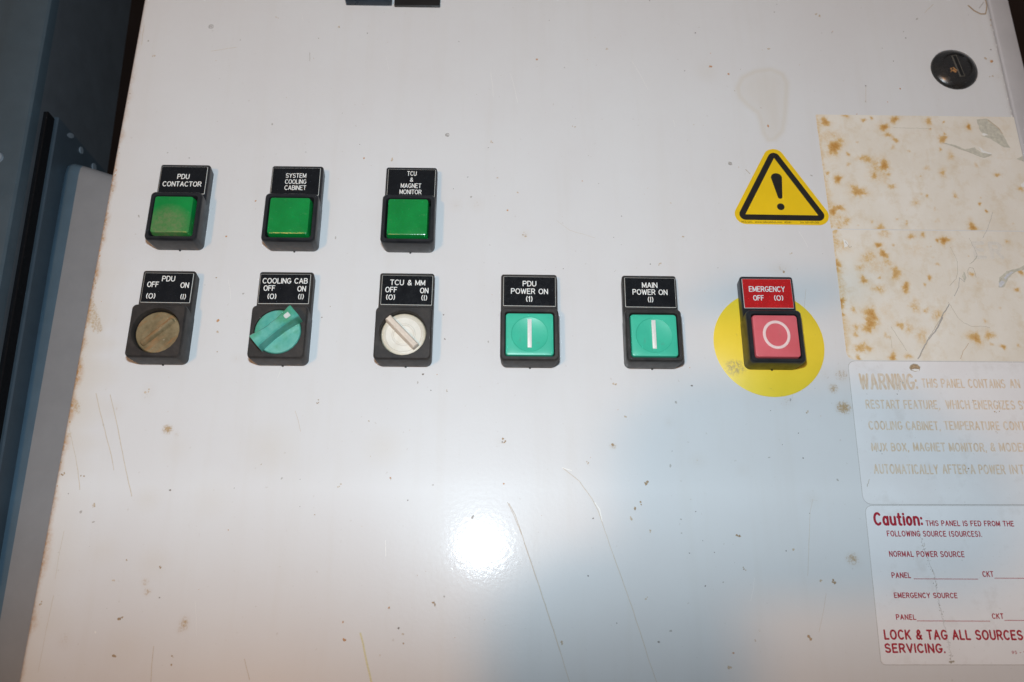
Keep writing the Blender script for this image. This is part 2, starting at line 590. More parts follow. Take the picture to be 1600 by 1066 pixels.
def glyphs():
    g = {}
    W = .64
    g['A'] = (.70, [[(0, 0), (.35, 1), (.70, 0)], [(.12, .33), (.58, .33)]])
    g['B'] = (.62, [[(0, 0), (0, 1), (.36, 1)] + arc(.36, .76, .22, .24, 90, -90) + [(0, .52)], [(.36, .52)] + arc(.36, .26, .26, .26, 90, -90) + [(0, 0)]])
    g['C'] = (.68, [arc(.37, .5, .37, .5, 48, 312, 18)])
    g['D'] = (.66, [[(0, 0), (0, 1), (.28, 1)] + arc(.28, .5, .38, .5, 90, -90, 14) + [(0, 0)]])
    g['E'] = (.55, [[(.55, 1), (0, 1), (0, 0), (.55, 0)], [(0, .52), (.46, .52)]])
    g['F'] = (.53, [[(.53, 1), (0, 1), (0, 0)], [(0, .52), (.44, .52)]])
    g['G'] = (.70, [arc(.37, .5, .37, .5, 48, 352, 20) + [(.74, .42), (.44, .42)]])
    g['H'] = (W, [[(0, 0), (0, 1)], [(W, 0), (W, 1)], [(0, .52), (W, .52)]])
    g['I'] = (.0, [[(0, 0), (0, 1)]])
    g['K'] = (.62, [[(0, 0), (0, 1)], [(.6, 1), (0, .4)], [(.2, .6), (.62, 0)]])
    g['L'] = (.5, [[(0, 1), (0, 0), (.5, 0)]])
    g['M'] = (.74, [[(0, 0), (0, 1), (.37, .12), (.74, 1), (.74, 0)]])
    g['N'] = (W, [[(0, 0), (0, 1), (W, 0), (W, 1)]])
    g['O'] = (.76, [arc(.38, .5, .38, .5, 90, 450, 22)])
    g['P'] = (.6, [[(0, 0), (0, 1), (.34, 1)] + arc(.34, .74, .26, .26, 90, -90) + [(0, .48)]])
    g['R'] = (.62, [[(0, 0), (0, 1), (.34, 1)] + arc(.34, .74, .26, .26, 90, -90) + [(0, .48)], [(.32, .48), (.62, 0)]])
    g['S'] = (.6, [arc(.3, .75, .28, .25, 30, 270, 12) + arc(.3, .25, .3, .25, 90, -150, 12)[1:]])
    g['T'] = (.62, [[(0, 1), (.62, 1)], [(.31, 1), (.31, 0)]])
    g['U'] = (W, [[(0, 1), (0, .32)] + arc(W / 2, .32, W / 2, .32, 180, 360, 12) + [(W, 1)]])
    g['W'] = (.92, [[(0, 1), (.22, 0), (.46, .92), (.70, 0), (.92, 1)]])
    g['Y'] = (.66, [[(0, 1), (.33, .46), (.66, 1)], [(.33, .46), (.33, 0)]])
    g['('] = (.2, [arc(.40, .5, .40, .64, 128, 232, 10)])
    g[')'] = (.2, [arc(-.20, .5, .40, .64, 52, -52, 10)])
    g['1'] = (.2, [[(0, .78), (.16, 1), (.16, 0)]])
    g['&'] = (.68, [[(.68, 0), (.2, .62), (.16, .78), (.24, .95), (.38, 1), (.5, .92), (.52, .78), (.42, .64), (.12, .44), (.02, .24), (.1, .06), (.3, 0), (.5, .1), (.66, .42)]])
    g['V'] = (.68, [[(0, 1), (.34, 0), (.68, 1)]])
    g['X'] = (.64, [[(0, 0), (.64, 1)], [(0, 1), (.64, 0)]])
    g['Z'] = (.58, [[(0, 1), (.58, 1), (0, 0), (.58, 0)]])
    g['a'] = (.5, [arc(.25, .34, .25, .34, 0, 360, 16), [(.5, .68), (.5, 0)]])
    g['u'] = (.5, [[(0, .68), (0, .25)] + arc(.25, .25, .25, .25, 180, 360, 8) + [(.5, .68)], [(.5, .3), (.5, 0)]])
    g['t'] = (.34, [[(.14, .95), (.14, .12), (.2, .02), (.34, 0)], [(0, .68), (.32, .68)]])
    g['i'] = (.0, [[(0, .68), (0, 0)], [(0, .93), (0, .96)]])
    g['o'] = (.5, [arc(.25, .34, .25, .34, 90, 450, 16)])
    g['n'] = (.5, [[(0, .68), (0, 0)], [(0, .4)] + arc(.25, .43, .25, .25, 180, 0, 8) + [(.5, 0)]])
    g[':'] = (.0, [[(0, .06), (0, .1)], [(0, .56), (0, .6)]])
    g['.'] = (.0, [[(0, .0), (0, .03)]])
    g[','] = (.05, [[(.05, .04), (.0, -.14)]])
    g['-'] = (.3, [[(0, .45), (.3, .45)]])
    g['9'] = (.5, [arc(.25, .72, .25, .28, 0, 360, 14), [(.5, .72), (.42, .25), (.12, 0)]])
    g['5'] = (.5, [[(.46, 1), (.06, 1), (.02, .56)] + arc(.22, .32, .28, .32, 110, -140, 12)])
    g['3'] = (.5, [arc(.24, .75, .24, .25, 140, -90, 10) + arc(.24, .25, .26, .25, 90, -140, 10)])
    g['4'] = (.5, [[(.38, 0), (.38, 1), (0, .3), (.5, .3)]])
    return g


GLY = glyphs()


def engrave(mb, text, cx, cz, width, height, stroke, h, mi=0, gap=.26, rise=.03):
    x, strokes = 0.0, []
    for ch in text:
        if ch == ' ':
            x += .55
            continue
        w, ss = GLY[ch]
        for s in ss:
            strokes.append([(x + a, b) for a, b in s])
        x += w + gap
    x -= gap
    sx = (width - stroke) / max(x, .01)
    for k, s in enumerate(strokes):
        pts = [(cx + (a - x / 2) * sx, cz + (b - .5) * (height - stroke)) for a, b in s]
        ribbon(mb, pts, stroke, h, h + rise + rise * .1 * (k % 5), mi)


def printed(mb, text, x0, x1, zb, zt, h, mi=0, bold=0.0, skew=0.0):
    """flat printed words from the built-in typeface, fitted between x0..x1 and zb..zt (capital height)"""
    cu = bpy.data.curves.new("print", 'FONT')
    cu.body = text
    cu.size = 1.0
    cu.offset = bold
    cu.resolution_u = 3
    ob = bpy.data.objects.new("print", cu)
    COL.objects.link(ob)
    dg = bpy.context.evaluated_depsgraph_get()
    me = bpy.data.meshes.new_from_object(ob.evaluated_get(dg))
    co = np.array([v.co for v in me.vertices])
    fs = [tuple(p.vertices) for p in me.polygons]
    bpy.data.objects.remove(ob)
    bpy.data.curves.remove(cu)
    bpy.data.meshes.remove(me)
    lo, hi = co[:, 0].min(), co[:, 0].max()
    cap = CAP
    xs = x0 + (co[:, 0] - lo) / (hi - lo) * (x1 - x0)
    zs = zb + co[:, 1] / cap * (zt - zb)
    xs = xs + skew * (zs - zb)
    mb.add([V(float(a), h, float(b)) for a, b in zip(xs, zs)], fs, mi)


def cap_height():
    cu = bpy.data.curves.new("print", 'FONT')
    cu.body = "H"
    ob = bpy.data.objects.new("print", cu)
    COL.objects.link(ob)
    me = bpy.data.meshes.new_from_object(ob.evaluated_get(bpy.context.evaluated_depsgraph_get()))
    z = max(v.co.y for v in me.vertices)
    bpy.data.objects.remove(ob)
    bpy.data.curves.remove(cu)
    bpy.data.meshes.remove(me)
    return z


CAP = cap_height()

# ------------------------------------------------------------------ measured marks on the door and the labels (mm on the door)
SPECKS = [('d', -177.2, 343.8, 0.81), ('t', -137.7, 351.3, 0.82), ('t', -99.3, 345.0, 0.82), ('g', -133.5, 275.6, 0.78), ('g', -191.2, 255.5, 0.57), ('d', -178.4, 252.3, 0.38), ('d', -112.5, 257.1, 0.38), ('d', -93.4, 283.6, 0.39), ('o', -79.1, 253.5, 0.77), ('d', -82.0, 262.6, 0.39), ('t', -63.1, 252.3, 0.96), ('g', -213.5, 332.7, 0.8), ('t', -208.4, 322.1, 1.0), ('g', -111.5, 336.3, 0.61), ('d', -82.3, 340.6, 0.41), ('g', -17.1, 229.3, 0.95), ('t', -2.4, 241.8, 0.77), ('t', 9.4, 232.7, 0.76), ('o', 3.5, 221.1, 0.76), ('t', 42.5, 276.4, 0.98), ('o', 20.7, 323.2, 1.01), ('d', 28.3, 352.1, 0.41), ('d', -26.6, 335.4, 0.41), ('d', 117.9, 344.3, 0.62), ('g', -31.9, 269.3, 0.97), ('d', -27.2, 234.5, 0.38), ('d', -7.8, 261.5, 0.39), ('t', -6.4, 265.4, 0.78), ('t', 13.1, 206.1, 1.12), ('t', 88.1, 188.8, 0.93), ('t', 101.0, 205.9, 0.75), ('t', 95.7, 227.1, 0.57), ('o', 46.0, 240.4, 0.58), ('d', 67.6, 218.3, 0.38), ('d', 62.7, 205.1, 0.38), ('t', 63.5, 331.4, 1.02), ('g', 37.2, 317.5, 0.4), ('d', 109.6, 316.4, 0.41), ('d', 91.0, 368.3, 0.63), ('t', 194.4, 359.4, 1.47), ('d', 247.4, 342.7, 0.63), ('d', 246.8, 347.5, 0.42), ('d', 237.3, 325.5, 0.41), ('d', 217.8, 307.4, 0.61), ('b', 216.5, 296.3, 0.4), ('o', 135.9, 314.5, 1.22), ('o', 125.3, 319.8, 1.22), ('b', 138.6, 302.7, 0.4), ('o', 238.5, 305.7, 0.81), ('g', 131.8, 253.0, 0.97), ('g', 202.3, 346.0, 0.62), ('g', 195.9, 345.5, 0.42), ('g', 168.2, 360.9, 0.63), ('d', 170.3, 366.8, 0.42), ('g', 109.5, 316.4, 0.41), ('t', 162.3, 333.0, 1.03), ('o', 156.2, 278.6, 1.39), ('b', 153.2, 290.9, 0.4), ('g', 256.7, 357.1, 0.84), ('g', 178.1, 245.7, 0.78), ('b', 57.8, 88.0, 1.2), ('t', 60.0, 119.6, 1.23), ('t', 65.0, 102.6, 0.87), ('d', 100.6, 119.6, 0.71), ('g', 91.6, 110.5, 0.88), ('g', 86.8, 77.4, 0.85), ('b', 74.9, 69.5, 1.36), ('b', 71.4, 58.2, 1.01), ('b', 67.4, 56.1, 1.17), ('t', 66.0, 50.9, 1.17), ('d', 140.7, 106.5, 0.35), ('t', 159.9, 106.3, 0.88), ('d', 153.9, 94.7, 0.52), ('d', 154.9, 81.8, 0.52), ('d', 145.0, 88.6, 0.35), ('g', 137.6, 82.0, 0.52), ('t', 44.8, 78.4, 0.68), ('d', 88.1, 84.9, 0.34), ('g', 151.7, 112.4, 0.71), ('t', 74.9, 44.6, 0.83), ('d', 98.1, 54.5, 0.5), ('g', 90.5, 50.7, 0.5), ('g', 90.4, 44.0, 0.5), ('d', 100.6, 40.4, 0.33), ('b', 117.9, 43.1, 1.0), ('b', 119.7, 27.4, 0.99), ('d', 141.3, 35.7, 0.5), ('b', 162.5, 21.7, 1.15), ('t', 157.0, 21.7, 0.99), ('t', 71.4, 12.9, 0.81), ('b', 148.6, -4.2, 1.12), ('b', 122.3, -5.5, 0.48), ('o', 111.4, -11.3, 0.64), ('t', 109.5, -16.8, 1.27), ('d', 76.3, -6.5, 0.64), ('d', 100.3, 19.0, 0.49), ('d', 56.8, 1.8, 0.32), ('d', 43.7, 23.4, 0.49), ('d', 46.9, 50.9, 0.5), ('g', 171.1, 70.8, 0.68), ('t', 145.1, 36.6, 0.83), ('g', 82.3, -1.6, 0.64), ('d', -45.2, 59.2, 0.5), ('o', -54.4, 70.3, 0.67), ('g', -33.1, 66.9, 0.5), ('o', 2.4, 67.7, 0.67), ('g', -12.8, 51.2, 1.16), ('b', -30.3, 10.4, 0.96), ('t', -51.8, 8.3, 0.8), ('d', -46.8, -0.8, 0.63), ('b', -44.3, -7.5, 0.63), ('t', -45.1, -3.5, 0.79), ('g', -25.7, 13.6, 0.48), ('t', 30.8, -7.4, 0.95), ('t', -54.8, -12.9, 0.47), ('d', 43.8, 23.4, 0.49), ('d', -163.2, 63.5, 0.66), ('b', -67.0, 99.4, 0.69), ('b', -119.6, 76.9, 0.5), ('g', -108.6, 69.6, 0.67), ('b', -54.3, 69.9, 0.5), ('t', -79.6, 65.9, 0.84), ('b', -90.6, 51.7, 0.5), ('o', -132.2, 44.3, 0.49), ('b', -162.9, 26.3, 0.8), ('d', -161.3, 12.5, 0.48), ('o', -73.2, 1.8, 0.79), ('o', -72.1, -6.1, 0.95), ('o', -51.8, 8.3, 0.64), ('b', -151.6, -13.7, 0.62), ('b', -151.4, -17.6, 0.62), ('o', -150.2, 153.5, 1.24), ('t', -149.2, 147.7, 0.89), ('g', -138.7, 169.1, 0.72), ('d', -95.3, 155.9, 0.54), ('b', -93.4, 109.1, 0.86), ('b', -91.5, 162.2, 0.36), ('b', -154.3, 178.3, 0.54), ('b', -148.8, 136.3, 0.53), ('d', -29.4, 144.2, 0.53), ('d', -40.1, 124.6, 0.88), ('d', -35.8, 116.0, 0.52), ('b', -27.5, 115.7, 0.52), ('d', -30.5, 158.0, 0.54), ('g', -6.2, 143.0, 0.71), ('g', -42.8, 120.1, 0.7), ('o', -137.9, 225.3, 0.75), ('o', -151.7, 203.1, 0.74), ('g', -201.4, 214.9, 0.74), ('g', -91.6, 202.9, 0.74), ('b', -178.1, 2.3, 1.26), ('w', -188.9, -3.2, 0.63), ('b', -216.6, 9.3, 0.79), ('b', -179.7, 29.5, 0.64), ('t', -184.0, 20.0, 0.64), ('g', -198.4, 47.7, 0.65), ('t', -199.2, 56.0, 0.99), ('g', -205.4, 52.6, 0.82), ('d', -161.1, 12.5, 0.48), ('b', -178.1, -13.3, 1.09), ('b', -207.6, 70.3, 0.83), ('t', -199.3, 56.0, 0.99), ('t', -181.3, 114.1, 1.38), ('b', -217.3, 71.7, 1.0), ('d', -163.2, 63.6, 0.5), ('b', 2.0, 89.6, 1.03), ('d', 1.6, 88.9, 0.51), ('d', 34.3, 185.7, 0.37), ('d', 82.3, 189.0, 0.56), ('b', 155.6, 185.5, 0.93), ('t', 161.0, 196.1, 0.94), ('b', 142.9, 216.4, 0.57), ('t', 294.5, 329.2, 1.24), ('o', 297.5, 326.4, 1.24), ('d', 298.7, 334.9, 0.62), ('t', 295.8, 315.3, 1.03)]
SOFTS = [(-168.7, 94.3, 3.23, 0.8), (-163.8, 91.7, 2.26, 0.35), (175.0, 118.8, 3.38, 0.65), (179.0, 108.5, 4.36, 0.8), (180.3, 126.2, 5.44, 0.45), (173.7, 32.2, 3.47, 0.6), (175.3, 30.1, 3.15, 0.3), (-147.9, 0.7, 3.3, 0.6), (-149.3, -1.9, 2.4, 0.5), (-167.4, 15.1, 2.73, 0.5), (-169.0, 19.5, 2.13, 0.45), (-181.3, 113.7, 4.59, 0.25), (-58.4, 85.5, 9.72, 0.3), (-116.6, 85.1, 12.89, 0.3), (58.1, 87.3, 2.29, 0.6), (-217.1, 106.6, 3.25, 0.6), (-218.0, 108.3, 1.95, 0.7), (-218.2, 90.9, 2.25, 0.5), (-218.5, 131.8, 4.64, 0.35), (-218.6, 126.5, 3.3, 0.4), (-25.7, 223.9, 4.32, 0.25), (-13.8, 224.5, 4.32, 0.25), (13.2, 206.1, 3.56, 0.3), (123.1, 316.1, 6.97, 0.25), (171.8, 126.5, 4.76, 0.25), (149.9, 111.7, 4.03, 0.3), (0.0, 89.2, 3.26, 0.2), (2.0, 89.2, 1.96, 0.4), (154.3, 187.1, 5.68, 0.3), (87.3, 99.9, 3.31, 0.25), (100.8, 80.1, 4.57, 0.25), (123.3, 75.3, 4.56, 0.2), (157.5, 61.1, 4.52, 0.25), (-196.9, 104.4, 4.55, 0.25), (-163.2, 84.7, 8.03, 0.2), (-142.4, 59.2, 9.46, 0.2), (-166.3, 28.4, 7.67, 0.3), (-138.0, 132.5, 3.34, 0.25), (-173.9, 59.0, 6.29, 0.3), (-174.2, -9.3, 8.92, 0.25), (-202.9, -6.6, 5.94, 0.3), (-191.8, 34.3, 7.69, 0.25), (299.7, 315.3, 3.91, 0.25), (297.5, 326.4, 3.55, 0.3)]
LINES = [('u', 0.51, [(5.1, 57.9), (8.3, 52.3), (13.0, 38.4), (20.7, 15.9), (26.6, -1.5), (31.5, -17.0), (33.8, -24.3)]), ('t', 0.25, [(4.4, 58.5), (7.6, 52.0), (11.4, 42.7)]), ('u', 0.39, [(32.4, 75.7), (40.4, 69.3), (46.6, 60.4), (49.6, 54.1), (52.5, 44.8), (56.2, 33.1), (60.1, 22.0), (65.0, 6.7), (69.0, -6.5), (71.5, -15.5), (74.4, -24.1)]), ('y', 1.08, [(-64.7, -3.3), (-63.3, -7.5), (-60.9, -15.9), (-58.3, -24.5)]), ('u', 0.49, [(-208.0, 112.8), (-204.1, 102.7), (-199.1, 90.4), (-195.0, 80.6), (-192.5, 73.2)]), ('u', 0.52, [(-200.7, 112.2), (-196.3, 101.1), (-191.6, 87.8), (-186.5, 73.2), (-181.7, 60.5)]), ('u', 0.39, [(-218.6, 94.9), (-213.9, 82.7), (-210.3, 73.1), (-207.7, 63.5)]), ('u', 0.29, [(157.5, 61.1), (155.4, 54.7), (153.0, 39.1), (150.7, 23.9)]), ('u', 0.31, [(217.9, 306.7), (216.4, 295.8)]), ('u', 0.42, [(-160.8, -9.3), (-160.5, -17.6), (-159.8, -24.8)]), ('w', 0.37, [(-55.3, 39.5), (-54.6, 32.0)]), ('w', 0.52, [(32.1, 76.0), (36.6, 74.7)]), ('w', 0.64, [(48.1, 58.5), (50.3, 55.3), (51.3, 49.4)]), ('u', 0.4, [(268.7, 368.6), (262.4, 362.1)]), ('b', 1.21, [(290.8, 368.0), (293.7, 364.1), (297.3, 361.7), (300.1, 361.8)]), ('b', 0.81, [(300.5, 361.8), (302.6, 368.7), (302.5, 372.7)]), ('g', 0.61, [(297.3, 366.2), (300.9, 370.7)]), ('g', 0.38, [(-116.0, 326.0), (-115.5, 320.0)]), ('u', 0.18, [(31.1, 215.0), (38.2, 209.1), (52.4, 204.6)]), ('u', 0.38, [(-217.7, 343.9), (-217.2, 329.8)]), ('u', 0.31, [(-175.0, 325.9), (-160.0, 329.0)]), ('d', 0.41, [(186.6, 117.9), (187.3, 115.1)]), ('u', 0.41, [(-114.6, -23.6), (-117.9, -14.7)]), ('b', 0.37, [(140.4, 249.2), (142.7, 246.3)]), ('u', 0.24, [(-212.1, 20.7), (-212.2, 31.2), (-211.9, 43.3)]), ('u', 0.29, [(-212.2, -20.6), (-212.0, -2.4), (-211.4, 13.4)])]
SMEARS = [[(-221.5, 167.1), (-218.7, 164.2), (-210.9, 147.9), (-212.0, 146.4), (-215.8, 153.2)], [(-223.1, 164.1), (-220.7, 160.5), (-213.9, 148.2), (-214.4, 147.1), (-218.9, 153.9)], [(-220.1, 158.7), (-217.8, 153.2), (-218.3, 152.1)], [(-219.0, 110.3), (-215.4, 104.3), (-215.4, 102.6), (-217.7, 104.3)]]
TEAR = [(140.7, 304.6), (144.0, 311.9), (152.2, 316.6), (162.0, 318.1), (168.3, 315.0), (170.3, 308.7), (169.0, 299.6), (166.8, 286.2), (164.2, 275.2), (159.1, 269.9), (155.6, 269.0), (153.5, 273.7), (152.7, 281.6), (151.4, 287.7), (146.1, 292.5), (141.7, 298.3)]
RINGS = [(-177.2, 343.8, 1.3), (131.8, 253.0, 0.9), (-31.7, 269.7, 1.0)]
SPOTS_A = [(190.1, 281.8, 2.42, 0.9), (193.6, 264.8, 3.83, 1.0), (224.7, 278.6, 2.26, 0.9), (231.6, 284.0, 2.03, 0.9), (226.4, 273.5, 2.01, 0.6), (230.3, 269.9, 1.45, 0.7), (213.3, 283.3, 1.13, 0.7), (218.2, 284.7, 0.81, 0.7), (201.0, 260.0, 1.11, 0.6), (221.0, 252.6, 2.78, 0.95), (209.0, 257.3, 2.39, 0.5), (212.5, 256.8, 2.23, 0.6), (193.0, 243.6, 1.97, 0.95), (203.3, 235.8, 3.52, 0.75), (223.4, 239.2, 1.97, 0.45), (191.8, 225.2, 1.94, 0.9), (187.7, 223.0, 2.33, 0.9), (194.2, 216.7, 2.32, 0.5), (212.9, 212.6, 2.31, 0.6), (258.2, 271.2, 2.26, 0.8), (260.0, 274.7, 0.81, 0.7), (275.0, 279.6, 1.46, 1.0), (251.7, 283.2, 2.03, 0.6), (260.7, 282.6, 0.65, 0.8), (255.8, 264.0, 0.8, 0.7), (252.0, 277.8, 0.65, 0.6), (272.4, 228.6, 0.78, 0.8), (275.4, 223.9, 0.78, 0.7), (265.6, 213.9, 2.17, 0.9), (254.4, 248.4, 1.98, 0.5), (245.8, 251.5, 1.59, 0.3), (285.9, 247.5, 1.19, 0.6), (259.4, 233.9, 1.57, 0.4), (242.8, 233.3, 0.94, 0.4), (214.5, 246.1, 1.97, 0.6), (241.2, 246.0, 0.4, 0.6), (235.5, 229.2, 2.34, 0.3), (208.9, 216.8, 0.93, 0.4), (187.5, 247.1, 1.1, 0.7), (200.5, 253.5, 1.19, 0.4), (207.6, 268.2, 0.64, 0.4), (189.8, 211.9, 1.15, 0.5), (228.4, 215.4, 0.93, 0.4), (222.6, 247.1, 1.58, 0.4), (246.5, 217.7, 1.16, 0.3), (297.9, 238.4, 1.58, 0.5), (274.7, 253.7, 1.2, 0.3), (246.2, 225.0, 0.94, 0.3), (223.4, 218.3, 0.62, 0.4), (202.8, 286.5, 1.62, 0.5), (196.9, 268.5, 2.8, 0.45), (216.9, 251.5, 5.55, 0.3), (219.2, 245.7, 4.74, 0.25), (192.5, 272.1, 4.81, 0.25), (189.6, 217.0, 4.63, 0.3), (236.8, 262.6, 0.8, 0.4), (194.6, 272.6, 0.96, 0.35), (261.1, 259.8, 2.4, 0.3), (228.4, 265.2, 1.6, 0.25)]
SPOTS_B = [(185.2, 190.9, 2.27, 0.9), (184.7, 187.2, 2.12, 0.8), (185.7, 168.2, 1.86, 0.95), (184.9, 165.0, 1.64, 0.8), (185.1, 160.3, 1.11, 0.8), (200.7, 160.5, 2.97, 0.95), (199.7, 156.1, 3.11, 0.95), (197.7, 152.6, 2.58, 0.7), (192.5, 141.3, 2.56, 0.7), (196.5, 141.0, 1.83, 0.5), (210.6, 202.0, 1.53, 0.9), (212.5, 196.6, 2.06, 0.95), (203.9, 194.4, 3.42, 0.45), (198.8, 188.2, 2.27, 0.4), (218.1, 185.1, 2.87, 0.7), (199.4, 180.8, 1.88, 0.85), (208.2, 182.1, 0.75, 0.7), (222.1, 177.0, 1.96, 0.8), (221.9, 174.6, 1.8, 0.7), (236.1, 182.5, 1.21, 0.8), (248.1, 205.3, 2.15, 1.0), (244.1, 205.3, 0.92, 0.8), (229.9, 207.7, 1.69, 0.6), (236.5, 208.6, 1.39, 0.6), (215.7, 154.3, 1.85, 0.6), (191.5, 152.5, 1.84, 0.5), (190.8, 149.0, 1.62, 0.5), (207.4, 148.4, 1.47, 0.4), (225.5, 165.5, 2.98, 0.4), (231.1, 163.1, 1.49, 0.4), (255.1, 147.7, 2.8, 0.85), (263.1, 149.0, 2.22, 0.6), (269.5, 142.6, 1.1, 0.85), (208.9, 136.2, 1.82, 0.9), (217.1, 137.0, 1.46, 0.5), (283.5, 175.7, 1.36, 0.6), (287.5, 186.3, 1.37, 0.7), (260.0, 184.8, 1.14, 0.6), (283.6, 204.9, 1.16, 0.4), (263.3, 144.1, 0.88, 0.4), (206.9, 175.7, 3.0, 0.35), (236.7, 160.8, 2.98, 0.35), (262.4, 157.1, 1.12, 0.4), (191.4, 163.1, 1.49, 0.5), (242.0, 190.7, 1.14, 0.3), (213.7, 191.2, 2.28, 0.4), (232.8, 178.4, 0.75, 0.6), (277.9, 143.3, 0.88, 0.4), (219.9, 152.8, 2.96, 0.3), (190.3, 135.6, 1.46, 0.5), (226.5, 148.2, 3.68, 0.3), (214.9, 210.3, 3.08, 0.4), (186.8, 210.1, 1.54, 0.5), (187.8, 202.5, 4.59, 0.35), (206.6, 189.5, 6.07, 0.2), (230.9, 199.7, 5.36, 0.12), (209.4, 162.1, 4.46, 0.12), (186.1, 154.0, 3.69, 0.2)]
DEC_A = [('x', [(280.7, 284.7), (287.5, 285.3), (289.5, 283.0), (293.4, 278.5), (294.5, 274.5), (297.1, 265.6), (293.7, 266.0), (290.3, 268.6), (286.9, 271.3), (283.7, 273.0), (281.5, 277.9)]), ('w', [(281.9, 274.8), (283.4, 275.5), (285.6, 273.9), (283.0, 273.5)]), ('w', [(278.2, 266.2), (279.9, 264.9), (281.3, 263.4), (285.2, 262.1), (285.4, 261.0), (282.2, 261.0), (279.5, 262.7)]), ('x', [(257.5, 268.4), (264.7, 267.1), (270.0, 264.3), (276.0, 265.3), (279.4, 262.2), (285.4, 261.0), (281.1, 258.7), (278.1, 259.6), (271.7, 262.6), (265.2, 265.6)]), ('x', [(299.1, 258.1), (304.8, 261.3), (303.8, 256.4)]), ('w', [(298.6, 241.6), (301.3, 243.8), (300.5, 239.9), (298.6, 239.9)])]
DEC_B = [('x', [(273.2, 177.1), (275.0, 182.9), (279.8, 186.9), (286.8, 188.8), (290.6, 190.6), (290.1, 188.1), (284.7, 186.6), (280.0, 182.9), (276.2, 177.1)]), ('v', [(274.0, 179.6), (276.3, 181.1), (277.3, 180.2), (274.9, 177.5), (273.6, 177.5)]), ('v', [(277.3, 182.9), (279.4, 185.1), (282.8, 186.9), (283.4, 186.6), (279.8, 183.6), (278.4, 181.6)]), ('x', [(264.4, 196.2), (265.0, 195.1), (261.9, 192.1), (260.5, 191.4), (262.1, 192.9), (264.2, 195.1)]), ('x', [(254.2, 183.3), (255.9, 186.6), (256.6, 182.6), (255.1, 180.1)]), ('w', [(190.9, 205.5), (193.4, 204.7), (193.8, 201.8), (191.3, 200.1)])]
LINE_A = [('k', 0.35, [(257.5, 268.4), (261.6, 267.1), (266.6, 264.7), (271.7, 262.6), (277.1, 260.2), (279.9, 258.9), (282.7, 259.4), (285.2, 261.0)]), ('k', 0.2, [(262.5, 267.8), (268.0, 263.9), (272.8, 262.6), (277.7, 261.3)]), ('r', 0.4, [(287.4, 284.4), (290.0, 281.7), (292.9, 279.0), (294.4, 275.0)]), ('k', 0.25, [(281.6, 273.5), (283.3, 273.2), (285.6, 273.8)]), ('g', 0.3, [(278.9, 223.3), (275.9, 216.8), (273.0, 211.2), (270.1, 207.2)]), ('k', 0.15, [(230.0, 278.3), (243.2, 278.1), (252.7, 277.8)])]
LINE_B = [('k', 0.22, [(262.4, 206.9), (263.7, 202.1), (264.8, 198.4), (264.8, 195.8), (262.0, 192.3), (259.7, 191.0)]), ('k', 0.22, [(250.9, 201.2), (252.3, 196.4), (253.2, 192.0), (252.4, 186.2), (250.8, 181.9), (246.4, 177.9)]), ('k', 0.25, [(257.6, 183.0), (257.8, 186.6), (259.3, 188.8), (261.3, 188.5), (262.0, 185.2), (262.0, 183.1)]), ('g', 0.5, [(255.1, 180.1), (252.9, 182.6), (251.3, 177.2), (248.0, 171.8)]), ('k', 0.2, [(244.0, 168.1), (245.7, 164.3), (247.6, 159.3), (250.6, 156.0), (254.5, 154.0), (259.3, 154.4), (263.9, 153.7)]), ('r', 0.25, [(250.9, 144.5), (247.4, 140.0), (245.3, 135.9)]), ('g', 0.9, [(244.2, 166.8), (239.6, 160.5), (236.6, 154.6), (234.1, 151.3)]), ('g', 1.1, [(239.4, 159.3), (234.4, 151.4), (229.1, 145.9), (222.3, 135.5)]), ('k', 0.3, [(243.5, 165.6), (235.8, 155.3), (230.1, 147.5), (222.3, 135.5)]), ('k', 0.15, [(210.4, 153.5), (216.8, 140.0)]), ('k', 0.15, [(209.4, 148.1), (209.3, 141.1)]), ('k', 0.4, [(192.2, 203.8), (194.0, 200.1), (195.2, 201.0)])]


# ------------------------------------------------------------------ background
mb = MB()
s = 1000
mb.add([V(-2500, -900, -1000), V(2500, -900, -1000), V(2500, -900, 2000), V(-2500, -900, 2000),
        V(-2500, -960, -1000), V(2500, -960, -1000), V(2500, -960, 2000), V(-2500, -960, 2000)],
       [(0, 1, 2, 3), (7, 6, 5, 4), (0, 4, 5, 1), (1, 5, 6, 2), (2, 6, 7, 3), (3, 7, 4, 0)])
o = mb.build("back_wall", M_BACK, None, (0, 0, ZB))
tag(o, "dark brown wall in the gap behind the cabinets", "wall", None, "structure")
mb = MB()
mb.add([V(-2500, 2500, -1000), V(2500, 2500, -1000), V(2500, -900, -1000), V(-2500, -900, -1000)], [(0, 1, 2, 3)])
tag(mb.build("floor", M_FLOOR, None, (0, 0, ZB)), None, None, None, "structure")

# ------------------------------------------------------------------ the white control cabinet
XL, XR = -220.8, 304.2
cab = empty("control_cabinet", (0.05, 0.14, 0.0),
            "large off-white steel control cabinet with rust-edged door carrying all the buttons", "cabinet")


def child_loc(parent):
    return Vector((0, 0, ZB)) - Vector(parent.location)


